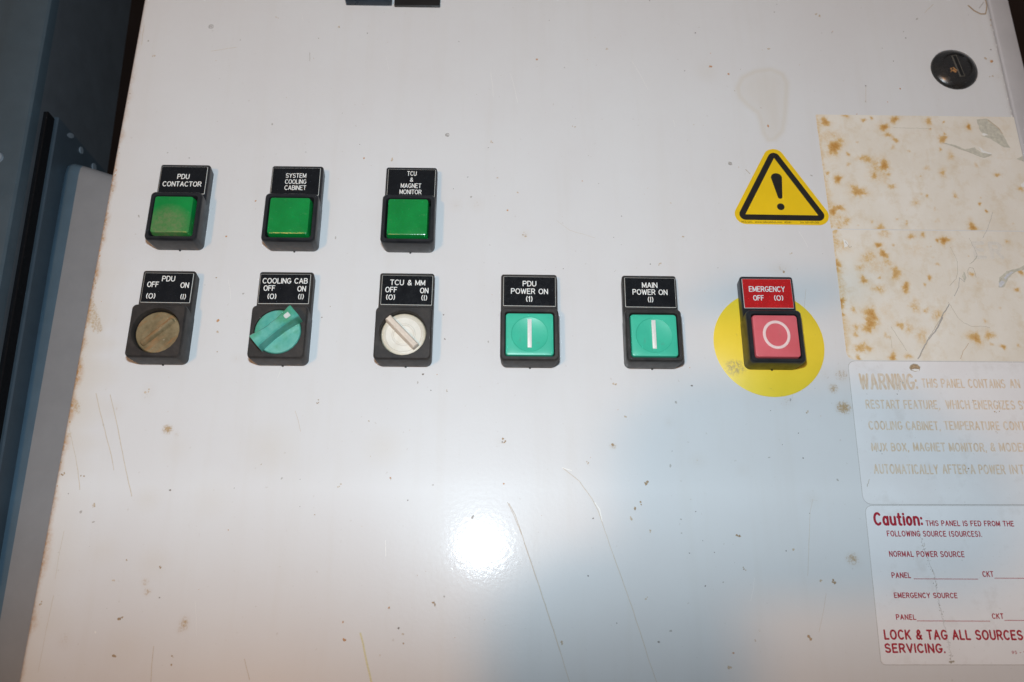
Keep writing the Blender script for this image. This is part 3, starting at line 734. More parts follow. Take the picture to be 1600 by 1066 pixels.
# door: one folded sheet, dense where stains need it
xs_flat = np.arange(XL + 2.2, XR - 2.2 + 0.01, 1.25)
prof = [(XL, -20), (XL, -8), (XL, -2.2), (XL + .18, -1.3), (XL + .65, -.55), (XL + 1.35, -.12)]
profr = [(XR - (x - XL), h) for x, h in reversed(prof)]
cols = prof + [(float(x), 0.0) for x in xs_flat] + profr
zs = np.concatenate([np.arange(-560, -60, 50.0), np.arange(-40, 392, 1.25), np.arange(400, 561, 40.0)])
nx, nz = len(cols), len(zs)
cx = np.array([c[0] for c in cols])
ch = np.array([c[1] for c in cols])
GX, GZ = np.meshgrid(cx, zs)
GH = np.broadcast_to(ch, GX.shape)
verts = np.stack([GX * MM, -GH * MM, GZ * MM], -1).reshape(-1, 3)
idx = np.arange(nx * nz).reshape(nz, nx)
faces = np.stack([idx[:-1, :-1], idx[:-1, 1:], idx[1:, 1:], idx[1:, :-1]], -1).reshape(-1, 4)
tanv = np.zeros(GX.shape)
for x, z, r, a in SOFTS:
    jx, jz = random.uniform(.8, 1.25), random.uniform(.8, 1.25)
    d = np.sqrt(((GX - x) * jx) ** 2 + ((GZ - z) * jz) ** 2) / max(r, .8)
    tanv = np.maximum(tanv, (a if r < 6 else a * .3) * np.clip(1.15 - d, 0, 1) ** 0.8)


def seg_dist(pts, closed=True):
    d = np.full(GX.shape, 1e9)
    n = len(pts)
    for i in range(n if closed else n - 1):
        a, b = np.array(pts[i]), np.array(pts[(i + 1) % n])
        ab = b - a
        tt = np.clip(((GX - a[0]) * ab[0] + (GZ - a[1]) * ab[1]) / (ab @ ab), 0, 1)
        d = np.minimum(d, np.hypot(GX - a[0] - tt * ab[0], GZ - a[1] - tt * ab[1]))
    return d


def inside(pts):
    r = np.zeros(GX.shape, bool)
    n = len(pts)
    for i in range(n):
        (x1, z1), (x2, z2) = pts[i], pts[(i + 1) % n]
        if z1 == z2:
            continue
        c = ((z1 > GZ) != (z2 > GZ)) & (GX < (x2 - x1) * (GZ - z1) / (z2 - z1) + x1)
        r ^= c
    return r


d = seg_dist(TEAR)
wash = np.where(inside(TEAR), 0.26, 0) * np.clip(.55 + d / 14, 0, 1) * np.interp(GZ, [265, 275, 300], [1, .9, .75])
wash = np.maximum(wash, 0.30 * np.exp(-(d / 1.7) ** 2))
tanv = np.maximum(tanv, .06 * np.exp(-(d / 1.2) ** 2))
for pts in SMEARS:
    dd = seg_dist(pts)
    tanv = np.maximum(tanv, np.where(inside(pts), 0.5, 0.5 * np.exp(-(dd / 1.2) ** 2)))
# rust creeping in along the left edge, worst in the middle of its height
edge = GX - XL
wob = np.interp(zs, np.linspace(-60, 400, 70), rng.random(70))[:, None]
hz = np.interp(zs, [-60, -20, 60, 120, 180, 230, 280, 330, 400], [.35, .45, .55, .8, .8, .65, .28, .14, .1])[:, None]
rust = np.clip(1.3 - edge / (1.4 + 2.8 * wob), 0, 1) * hz * (0.6 + 0.9 * wob)
for x, z, r, a in SOFTS:
    if r >= 6:
        wash = np.maximum(wash, .35 * a * np.clip(1.1 - np.hypot(GX - x, GZ - z) / (r * 1.2), 0, 1))
wide = np.interp(zs, [-60, 20, 60, 110, 150, 200, 300], [.22, .16, .12, .28, .30, .1, .04])[:, None]
tanv = np.maximum(tanv, np.clip(1 - edge / (10 + 10 * wob), 0, 1) * wide)
wash = np.maximum(wash, np.clip(1 - edge / (14 + 14 * wob), 0, 1) * wide * 1.2)
tanv = np.maximum(tanv, np.clip(1 - (XR - GX) / 4, 0, 1) * .25)
me = bpy.data.meshes.new("door")
mb = MB()
mb.v = [tuple(v) for v in verts.tolist()]
mb.f = [tuple(f) for f in faces.tolist()]
mb.mi = [0] * len(mb.f)
KM = {k: i + 1 for i, k in enumerate(M_DIRT)}
for k, x, z, r in SPECKS:
    if k == 't' or k == 'b':
        for _ in range(3):
            blob(mb, x + random.gauss(0, r * .5), z + random.gauss(0, r * .5), r * random.uniform(.3, .62), 0.03, KM[k], random.uniform(.8, 1.4), random.random() * 3)
    elif k == 'g':
        blob(mb, x, z, r * .7, 0.03, KM[k], random.uniform(1.2, 2.2), random.random() * 3, 7)
    else:
        blob(mb, x, z, r * .75, 0.03, KM[k], random.uniform(.8, 1.5), random.random() * 3)
for _ in range(170):    # fine dust and fly specks everywhere
    x, z = random.uniform(XL + 4, XR - 3), random.uniform(-30, 375)
    blob(mb, x, z, random.uniform(.10, .30), 0.02, KM[random.choice('gdttgo')], random.uniform(.8, 1.8), random.random() * 3, 6)
for c_, w, pts in LINES:
    rl = rough_line(pts, 3.0, 0.06)
    if c_ in 'yb' or len(rl) < 8:
        ribbon(mb, rl, w * .8, 0.03, 0.06, KM[c_])
        continue
    i = 0
    while i < len(rl) - 1:      # a scratch skips and changes width along its run
        k = random.randint(2, 6)
        if random.random() > .03:
            ribbon(mb, rl[i:i + k + 1], w * random.uniform(.55, .95), 0.03, 0.055, KM[c_])
        i += k
for _ in range(20):     # faint hairline scratches
    x, z, a, L = random.uniform(XL + 8, XR - 8), random.uniform(-25, 370), random.uniform(1.2, 2.0), random.uniform(4, 22)
    ribbon(mb, [(x, z), (x + L * .5 * math.cos(a) + .3, z + L * .5 * math.sin(a)), (x + L * math.cos(a), z + L * math.sin(a))], random.uniform(.08, .15), 0.03, 0.05, KM[random.choice('wwwt')])
# small ring-shaped mark and chips along the right edge
for x, z, r in RINGS:
    ribbon(mb, rough_line(arc(x, z, r, r, 20, 350, 10), 5, .05), .35, 0.01, 0.05, KM['d'])
for _ in range(26):
    z = random.uniform(225, 372)
    blob(mb, XR - random.uniform(1.2, 2.4), z, random.uniform(.2, .8), 0.03, KM[random.choice('wwbtk')], random.uniform(.4, .9), 0)
for _ in range(70):
    z = random.triangular(20, 330, 170)
    blob(mb, XL + random.uniform(1.2, 2.6), z, random.uniform(.2, .7), 0.03, KM[random.choice('ootbr')], random.uniform(.3, .7), 0)
door = mb.build("door", [M_DOOR] + list(M_DIRT.values()), cab, child_loc(cab), 60, False)
n_extra = len(mb.v) - nx * nz
for nm, arr in (("tan", tanv), ("wash", wash), ("rust", np.broadcast_to(rust, GX.shape))):
    at = door.data.attributes.new(nm, 'FLOAT', 'POINT')
    at.data.foreach_set("value", np.concatenate([np.asarray(arr, np.float32).ravel(), np.zeros(n_extra, np.float32)]))


def box(mb, x0, x1, h0, h1, z0, z1, b=0.0, mi=0):
    cxm, czm, w, hh = (x0 + x1) / 2, (z0 + z1) / 2, x1 - x0, z1 - z0
    r = max(b, 0.05)
    loops = [(rrect(cxm, czm, w, hh, r, 2), h0), (rrect(cxm, czm, w, hh, r, 2), h1 - b)]
    if b:
        loops.append((rrect(cxm, czm, w - .6 * b, hh - .6 * b, r, 2), h1 - .3 * b))
        loops.append((rrect(cxm, czm, w - 2 * b, hh - 2 * b, max(r - b, .04), 2), h1))
    loft(mb, loops, mi, True, True)


mb = MB()
box(mb, XL + 1.5, XR - 1, -420, -20.5, -560, 560, 1)
mb.build("body", M_INSIDE, cab, child_loc(cab))
mb = MB()
box(mb, XR + 1.1, 318.4, -420, -1.5, -560, 560, 1.2)
mb.build("side_frame", M_STRIP, cab, child_loc(cab))
for x, z, dx, dz in ((314, 283, 1.0, -7), (311, 275, .4, 6)):
    pass
# quarter-turn lock in the upper right corner of the door
LKX, LKZ = 273.2, 319.6
mb = MB()
loft(mb, [(circ(LKX, LKZ, 14.0, 8), .05), (circ(LKX, LKZ, 14.0, 8), 1.0), (circ(LKX, LKZ, 13.2, 8), 2.0), (circ(LKX, LKZ, 9.6, 8), 4.2),
          (circ(LKX, LKZ, 9.0, 8), 4.3), (circ(LKX, LKZ, 8.8, 8), 3.6)])
lock = mb.build("cam_lock", M_LOCK, cab, child_loc(cab))
mb = MB()
loft(mb, [(circ(LKX, LKZ, 8.6, 8), 2.8), (circ(LKX, LKZ, 8.6, 8), 3.7), (circ(LKX, LKZ, 8.2, 8), 3.9)])
a = math.radians(-80)
ux, uz = math.cos(a), math.sin(a)
nxv, nzv = -uz, ux


def bar_loop(cx, cz, L, w):
    return [(cx + ux * s1 * L / 2 + nxv * s2 * w / 2, cz + uz * s1 * L / 2 + nzv * s2 * w / 2) for s1, s2 in ((1, 1), (-1, 1), (-1, -1), (1, -1))]


loft(mb, [(bar_loop(LKX + .6, LKZ, 15.6, 3.4), 3.8), (bar_loop(LKX + .6, LKZ, 15.2, 2.9), 4.35)], 2)
loft(mb, [(bar_loop(LKX + .6, LKZ, 14.6, 1.9), 4.3), (bar_loop(LKX + .6, LKZ, 14.6, 1.9), 4.42)], 1)
for _ in range(16):
    blob(mb, LKX - 2.6 + random.gauss(0, 1.2), LKZ - 3.0 + random.gauss(0, .9), random.uniform(.25, .8), 3.92, 3)
mb.build("lock_core", [M_LOCK, M_SLOT, M_EDGE_MET, M_BRASS], lock)

# ------------------------------------------------------------------ items at the top edge
pm = empty("panel_meter", (-0.0826, 0, ZB + .3612), "blue-black framed meter window at the top edge of the door, cut by the picture", "meter")
mb = MB()
loft(mb, [(rrect(0, 22, 28.2, 44, .6, 3), 0), (rrect(0, 22, 28.2, 44, .6, 3), 4), (rrect(0, 22, 27.2, 43, .5, 3), 4.6), (rrect(1.2, 22, 23.5, 38.5, .4, 3), 4.6),
          (rrect(1.2, 22, 22.6, 37.6, .4, 3), 1.2)], 0, False)
mb.build("meter_frame", M_METER, pm)
mb = MB()
loft(mb, [(rrect(1.2, 22, 22.6, 37.6, .3, 3), .6), (rrect(1.2, 22, 22.5, 37.5, .3, 3), 1.4)])
mb.build("meter_window", M_METERGLASS, pm)
mb = MB()
loft(mb, [(rrect(0, 22, 28.2, 44.4, .5, 3), 0), (rrect(0, 22, 28.2, 44.4, .5, 3), 1.2), (rrect(0, 22, 27.8, 44, .4, 3), 1.4)])
tag(mb.build("blank_plate", M_BLACKPLATE, None, (-.0529, 0, ZB + .3606)), "plain matte black rectangular plate at the door's top edge beside the meter window", "plate")

# ------------------------------------------------------------------ pushbutton, switch and indicator modules
# every module: zero at the middle of its lower edge
BH = 14.0


def body_loops(w, opening):
    loops = [(rrect(0, 14.4, w * .955, 28.0, 3.0), 0), (rrect(0, 14.3, w * .965, 28.4, 3.2), 1.2), (rrect(0, 14.4, w * .975, 28.8, 2.8), 5),
             (rrect(0, 14.5, w, 29.0, 2.6), 12.2), (rrect(0, 14.5, w - .5, 28.5, 2.4), 13.4), (rrect(0, 14.5, w - 1.6, 27.4, 2.0), BH)]
    if opening == 'square':
        loops += [(rrect(0, 14.3, w - 4.4, 24.6, 1.6), BH), (rrect(0, 14.3, w - 5.0, 24.0, 1.5), BH - .5), (rrect(0, 14.3, w - 5.0, 24.0, 1.5), 8)]
    else:
        loops += [(circ(0, 14.4, 12.4), BH), (circ(0, 14.4, 12.0), BH - .5), (circ(0, 14.4, 12.0), 7)]
    return loops


def make_module(name, x, z, w, lift, label, cat, group, body_mat, opening, lines, plate_dz, plate_mat=None, plate_h=17.0, ink=None):
    root = empty(name, (x * MM, -lift * MM, ZB + z * MM), label, cat, group)
    mb = MB()
    loft(mb, body_loops(w, opening), 0, True, True)
    # moulding nib under the housing
    loft(mb, [(rrect(.6, .1, 1.1, .8, .3, 3), .1), (rrect(.6, .1, .9, .7, .3, 3), .8)])
    b = mb.build("housing", body_mat, root)
    lw = w * .985
    top = plate_dz + plate_h / 2 + 1.6
    mb = MB()
    zc, hh = (top + 24) / 2, top - 24
    loft(mb, [(rrect(0, zc, lw - 1.2, hh - .6, 1.6), 0), (rrect(0, zc, lw - 1.0, hh - .4, 1.6), 1), (rrect(0, zc, lw, hh, 1.4), 6.6), (rrect(0, zc, lw - .3, hh - .3, 1.3), 7.5),
              (rrect(0, zc, lw - 1.2, hh - 1.2, 1.0), 8.0)], 0, True, True)
    mb.build("legend_holder", body_mat, root)
    pw = w * .915
    mb = MB()
    loft(mb, [(rrect(0, plate_dz, pw, plate_h, .35, 2), 7.9), (rrect(0, plate_dz, pw, plate_h, .35, 2), 8.12)], 1, False)
    loft(mb, [(rrect(0, plate_dz, pw, plate_h, .35, 2), 8.12), (rrect(0, plate_dz, pw - .46, plate_h - .46, .2, 2), 8.3)], 1, False)
    loft(mb, [(rrect(0, plate_dz, pw - .46, plate_h - .46, .2, 2), 8.3), (rrect(0, plate_dz, pw - .48, plate_h - .48, .2, 2), 8.31)], 0, True)
    pl = mb.build("legend_plate", [plate_mat or M_PLATE, M_ENGRAVE_DIM], root, None, 20)
    pl.rotation_euler.y = math.radians(random.uniform(-.5, .5))
    mb = MB()
    sx = w / 29.6
    for txt, tx, tz, tw, th in lines:
        engrave(mb, txt, tx * sx, plate_dz + tz, tw * sx, th, .36 if th < 3.0 else (.40 if txt == '(I)' else .45), 8.33)
    mb.build("lettering", ink or M_ENGRAVE, pl)
    return root


UP = "green indicator lights in the upper row"
LZ, UZ = 128.3, 194.0
uplist = [
    ("green indicator light headed PDU CONTACTOR, its lens smeared with brown grime", -176.4, 28.0, M_LENS_SMEAR,
     [("PDU", 0, 2.3, 7.1, 3.2), ("CONTACTOR", -.2, -2.4, 22.6, 3.2)]),
    ("green indicator light headed SYSTEM COOLING CABINET in narrow capitals", -114.0, 29.0, M_LENS,
     [("SYSTEM", -.1, 3.7, 11.6, 2.9), ("COOLING", 0, -.1, 12, 2.9), ("CABINET", .1, -3.9, 12.2, 2.9)]),
    ("green indicator light headed TCU & MAGNET MONITOR on four lines", -50.4, 29.0, M_LENS,
     [("TCU", 0, 5.9, 5.4, 2.9), ("&", 0, 2.0, 1.9, 2.7), ("MAGNET", -.1, -1.8, 11.6, 2.9), ("MONITOR", -.2, -5.7, 12.4, 2.9)]),
]
for label, x, w, lm, lines in uplist:
    root = make_module("indicator_light", x, UZ, w, 0, label, "indicator", UP, M_BODY_CLEAN, 'square', lines, 39.2, None, 17.2)
    mb = MB()
    bw, bh = w - 6.9, 22.2
    loft(mb, [(rrect(0, 14.3, bw, bh, 1.4), 9), (rrect(0, 14.1, bw, bh, 1.4), 13.6), (rrect(0, 14.1, bw - .3, bh - .4, 1.5), 14.0),
              (rrect(0, 14.1, bw - .5, bh - .6, 1.4), 15.4), (rrect(0, 14.1, bw - .9, bh - 1.0, 1.2), 15.9), (rrect(0, 14.1, bw - 1.7, bh - 1.8, 1.0), 16.1)])
    # the lens gets its own zero at its middle so that its grime sits where the photo shows it
    mb.v = [(a, b, c - 14.3 * MM) for a, b, c in mb.v]
    lo = mb.build("lens", lm, root, (0, 0, 14.3 * MM))
    if lm is M_LENS_SMEAR:
        lo["label"] = "green lens smeared with brown grime"

SW = "rotary selector switches in the lower row"
swlist = [
    ("selector switch headed PDU with its handle broken off to a rusty brown disc", -176.4, 28.3, M_BODY_DUSTY,
     [("PDU", 0, 5.2, 7.2, 3.2), ("OFF", -8.1, 1.8, 6.4, 3.2), ("ON", 9.4, 1.6, 4.7, 3.2), ("(O)", -8.3, -4.8, 5, 3.1), ("(I)", 9.5, -5.0, 3.0, 3.1)]),
    ("selector switch headed COOLING CAB with a whole teal bar handle turned to ON", -114.2, 29.2, M_BODY_DUSTY,
     [("COOLING CAB", 0, 4.6, 24.2, 3.2), ("OFF", -8.1, .4, 6.2, 3.2), ("ON", 9.2, .1, 4.6, 3.2), ("(O)", -6.3, -4.3, 4.7, 3.1), ("(I)", 9.2, -4.4, 3.0, 3.1)]),
    ("selector switch headed TCU & MM with a worn cream dial and thin pointer ridge", -50.0, 29.6, M_BODY_DUSTY,
     [("TCU & MM", .2, 4.3, 18.7, 3.2), ("OFF", -8.3, .1, 6.3, 3.2), ("ON", 9.2, -.1, 4.5, 3.2), ("(O)", -8.4, -4.2, 4.7, 3.1), ("(I)", 9.4, -4.3, 3.0, 3.1)]),
]


def rot_loop(L, w, ang, cx=0.0, cz=0.0, rnd=0.6, k=3):
    pts = rrect(0, 0, L, w, rnd, k)
    a = math.radians(ang)
    return [(cx + x * math.cos(a) - z * math.sin(a), cz + x * math.sin(a) + z * math.cos(a)) for x, z in pts]


switches = []
for label, x, w, bm_, lines in swlist:
    switches.append(make_module("selector_switch", x, LZ, w, 0, label, "switch", SW, bm_, 'round', lines, 40.4, None, 17.0))
kc = (0, 0, 14.4 * MM)
# broken, rusty dial
mb = MB()
loft(mb, [(circ(0, 0, 11.6, 8), 6), (circ(0, 0, 11.6, 8), 10.2), (circ(0, 0, 11.0, 8), 11.0), (circ(0, 0, 10.2, 8), 11.1)])
loft(mb, [(rot_loop(20.2, 3.6, 43, rnd=1.2), 11.0), (rot_loop(19.4, 2.2, 43, rnd=.9), 12.6), (rot_loop(18.4, 1.3, 43, rnd=.5), 13.0)])
for _ in range(26):
    t_ = random.uniform(-9, 9)
    a = math.radians(43)
    blob(mb, t_ * math.cos(a) + random.gauss(0, 1.1), t_ * math.sin(a) + random.gauss(0, 1.1), random.uniform(.3, .9), 11.15 + random.random() * .3, 0)
mb.build("dial", M_KNOB_RUST, switches[0], kc)
# whole teal handle
mb = MB()
loft(mb, [(circ(0, 0, 11.9, 8), 6), (circ(0, 0, 11.9, 8), 13.6), (circ(0, 0, 11.5, 8), 14.1), (circ(0, 0, 10.8, 8), 14.2)])
mb.build("dial", M_KNOB_TEAL, switches[1], kc)
mb = MB()
A_ = 41
a = math.radians(A_)
# bar: waisted block whose top dips in the middle
NS = 16
ring = []
for i in range(NS + 1):
    s_ = -12.3 + 25.3 * i / NS
    q_ = min(1, abs(s_) / 12.6)
    wd = 2.7 + 1.2 * q_ ** 2
    tp = 21.6 + 1.2 * q_ ** 2 - .5 * (q_ > .97)
    if s_ > 0:
        tp += .5
    sec = [(-wd - .1, 13.6), (-wd, tp - .7), (-wd + .6, tp), (wd - .6, tp), (wd, tp - .7), (wd + .1, 13.6)]
    ring.append([V(s_ * math.cos(a) - y * math.sin(a), hh, s_ * math.sin(a) + y * math.cos(a)) for y, hh in sec])
vs = [p for r_ in ring for p in r_]
fs = []
for i in range(NS):
    for k in range(6):
        fs.append((i * 6 + k, i * 6 + (k + 1) % 6, (i + 1) * 6 + (k + 1) % 6, (i + 1) * 6 + k))
fs += [tuple(range(6)), tuple(reversed(range(NS * 6, NS * 6 + 6)))]
mb.add(vs, fs)
hd = mb.build("handle", M_KNOB_TEAL, switches[1], kc, 35)
mb = MB()
loft(mb, [(rot_loop(5.4, 2.5, A_, 9.6 * math.cos(a), 9.6 * math.sin(a), .8), 22.2), (rot_loop(5.4, 2.5, A_, 9.6 * math.cos(a), 9.6 * math.sin(a), .8), 22.85)])
mb.build("index_mark", M_INDEX, hd)
# cream dial, handle snapped down to a thin ridge
mb = MB()
loft(mb, [(circ(0, 0, 11.8, 8), 6), (circ(0, 0, 11.8, 8), 10.4), (circ(0, 0, 11.2, 8), 11.2), (circ(0, 0, 9.6, 8), 11.4), (circ(0, 0, 9.2, 8), 11.0), (circ(0, 0, 6.2, 8), 10.9),
          (circ(0, 0, 5.9, 8), 11.3), (circ(0, 0, 5.2, 8), 11.3), (circ(0, 0, 4.9, 8), 10.8)])
mb.build("dial", M_KNOB_CREAM, switches[2], kc)
mb = MB()
loft(mb, [(rot_loop(22.2, 4.2, -46, -.6, .6, .6), 10.6), (rot_loop(21.8, 3.5, -46, -.6, .6, .6), 14.4), (rot_loop(20.8, 2.3, -46, -.6, .6, .5), 15.0)])
mb.build("pointer_ridge", M_RIDGE, switches[2], kc)

PB = "square push buttons in the lower row"
pblist = [
    ("teal push button with white bar headed PDU POWER ON, dusty black housing", 15.2, 30.4, 0, M_BODY_DUSTY, M_TEAL, 'bar', None,
     [("PDU", 0, 4.4, 7.1, 3.2), ("POWER ON", 0, 0, 19.2, 3.2), ("(1)", -.1, -4.4, 3.3, 3.3)]),
    ("teal push button with white bar headed MAIN POWER ON, left of the yellow disc", 79.6, 29.6, 0, M_BODY_MID, M_TEAL, 'bar', None,
     [("MAIN", -.1, 4.2, 8.3, 3.2), ("POWER ON", -.1, .2, 18.7, 3.2), ("(I)", 0, -4.1, 2.9, 3.2)]),
    ("faded pink emergency-off push button with white ring, red legend, on yellow disc", 142.8, 29.0, 0.3, M_BODY_CLEAN, M_PINK, 'ring', M_PLATE_RED,
     [("EMERGENCY", -.2, 2.5, 19.8, 3.2), ("OFF", -5.3, -2.6, 5.9, 3.1), ("(O)", 5.7, -2.6, 5.0, 3.1)]),
]
for label, x, w, lift, bm_, cm, sym, pm_, lines in pblist:
    root = make_module("push_button", x, LZ, w, lift, label, "push button", PB, bm_, 'square', lines, 40.4, pm_, 17.0)
    mb = MB()
    bw, bh = w - 5.6, 23.0
    H0 = 13.9 if sym == 'bar' else 14.3
    rd = 9.6
    loops = [(rrect(0, 0, bw, bh, 1.6, 8), 8), (rrect(0, 0, bw, bh, 1.6, 8), H0 - .8), (rrect(0, 0, bw - .5, bh - .5, 1.5, 8), H0 - .15), (rrect(0, 0, bw - 1.2, bh - 1.2, 1.4, 8), H0)]
    if sym == 'bar':
        loops += [(circ(0, 0, rd, 8), H0), (circ(0, 0, rd - .35, 8), H0 - .3), (circ(0, 0, 7, 8), H0 - .75), (circ(0, 0, 4, 8), H0 - 1.05), (circ(0, 0, 1.5, 8), H0 - 1.15)]
    else:
        loops += [(circ(0, 0, rd + .3, 8), H0), (circ(0, 0, 8.6, 8), H0 + .25), (circ(0, 0, 5.3, 8), H0 + .4), (circ(0, 0, 2, 8), H0 + .45)]
    loft(mb, loops)
    cap = mb.build("button_cap", cm, root, (0, 0, 14.3 * MM), 25)
    mb = MB()
    if sym == 'bar':
        loft(mb, [(rrect(0, .6, 2.1, 15.6, .1, 2), H0 - 1.3), (rrect(0, .6, 2.1, 15.6, .1, 2), H0 - .35), (rrect(0, .6, 1.9, 15.4, .1, 2), H0 - .25)])
        mb.build("bar_symbol", M_SYMBOL, cap)
    else:
        ribbon(mb, arc(0, .5, 6.35, 7.0, 0, 350, 35), 1.95, H0 + .15, H0 + .55, 0, True)
        mb.build("ring_symbol", M_SYMBOL_PINK, cap)

mb = MB()
DX, DZ, DR = 143.4, 143.4, 29.6
loft(mb, [(circ(0, 0, DR, 16), .02), (circ(0, 0, DR, 16), .2), (circ(0, 0, DR - .15, 16), .28)])
tag(mb.build("warning_disc", M_DISC, None, (DX * MM, 0, ZB + DZ * MM), 30),
    "round yellow disc fixed to the door behind the emergency-off button", "disc")

# ------------------------------------------------------------------ the photographer's camera, which shades part of the door from the hall lamps
kam = empty("camera", (-.038, -.48, ZB - .028), "black camera held up in front of the door, with added slabs that block light", "camera")
mb = MB()
loft(mb, [(rrect(-6, 0, 118, 78, 26, 6), -22), (rrect(-6, 0, 118, 78, 26, 6), 14), (rrect(-6, 0, 112, 72, 23, 6), 18)], 0, True, True)
mb.build("camera_body", M_BODY_CLEAN, kam)
mb = MB()
loft(mb, [(rrect(-72, -150, 86, 250, 30, 5), -18), (rrect(-72, -150, 86, 250, 30, 5), 10), (rrect(-72, -150, 76, 240, 26, 5), 16)], 0, True, True)
mb.build("arm_shadow_slab", M_BODY_CLEAN, kam)  # added slab, gives the hall lamps' shadow its arm-like lower part
mb = MB()
loft(mb, [(circ(38, -16, 30, 8), 18), (circ(38, -16, 30, 8), 40), (circ(38, -16, 25, 8), 42)], 0, True, True)
mb.build("lens_barrel", M_BODY_CLEAN, kam)
mb = MB()
fx, fz = -17 + 38, 74 + 28
loft(mb, [(rrect(fx, fz - 8.9, 62, 1.6, .5, 2), -30), (rrect(fx, fz - 8.9, 62, 1.6, .5, 2), -95)], 0, True, True)
mb.build("beam_cut_plate", M_BODY_CLEAN, kam)  # added plate, only there to dim the flash low on the door

# ------------------------------------------------------------------ yellow warning triangle sticker
TRI = [(157.5, 256.9), (137.7, 220.3), (178.9, 220.1)]
TC = (157.9, 232.0)
root = empty("warning_triangle", (TC[0] * MM, 0, ZB + TC[1] * MM),
             "yellow triangular warning sticker with black border and exclamation mark", "sticker")


def tri_offset(dst, n=8):
    pts = []
    P = [Vector((x - TC[0], z - TC[1])) for x, z in TRI]
    for i in range(3):
        p, a, b = P[i], P[i - 1], P[(i + 1) % 3]
        e0, e1 = (p - a).normalized(), (b - p).normalized()
        n0, n1 = Vector((e0.y, -e0.x)), Vector((e1.y, -e1.x))
        if n0.dot(p - (P[0] + P[1] + P[2]) / 3) < 0:
            n0, n1 = -n0, -n1
        for k in range(n + 1):
            v = (n0 * (1 - k / n) + n1 * (k / n)).normalized()
            pts.append((p.x + v.x * dst, p.y + v.y * dst))
    return pts


mb = MB()
loft(mb, [(tri_offset(6.1), .02), (tri_offset(6.05), .16)])
mb.build("sticker_sheet", M_YELLOW, root)
mb = MB()
loft(mb, [(tri_offset(3.5), .17), (tri_offset(0.02), .17)], 0, False)
mb.build("black_border", M_BLACK_INK, root, None, 0)
mb = MB()
ex = [(157.6, 244.0, 3.25), (158.45, 231.7, 1.35)]
pts = []
p0, p1 = Vector((ex[0][0] - TC[0], ex[0][1] - TC[1])), Vector((ex[1][0] - TC[0], ex[1][1] - TC[1]))
for k in range(13):
    a = math.radians(0 + 180 * k / 12)
    pts.append((p0.x + 3.2 * math.cos(a), p0.y + 2.9 * math.sin(a)))
for k in range(9):
    a = math.radians(180 + 180 * k / 8)
    pts.append((p1.x + 1.35 * math.cos(a), p1.y + 1.35 * math.sin(a)))
loft(mb, [(pts, .16), (pts, .18)])
loft(mb, [(circ(158.2 - TC[0], 225.3 - TC[1], 2.15, 6), .16), (circ(158.2 - TC[0], 225.3 - TC[1], 2.15, 6), .18)])
mb.build("exclamation_mark", M_BLACK_INK, root, None, 0)
mb = MB()
for txt, x0, x1 in (("HCS, LLC.", 135.0, 141.3), ("www.safetylabel.com", 142.6, 157.8), ("00261", 159.2, 163.0), ("No. 001-09 (50)", 168.2, 178.8)):
    printed(mb, txt, x0 - TC[0], x1 - TC[0], 215.0 - TC[1], 216.15 - TC[1], .175, 0, .0)
mb.build("small_print", M_BLACK_INK, root, None, 0)

# ------------------------------------------------------------------ stack of stickers down the right side
LXR = 303.4


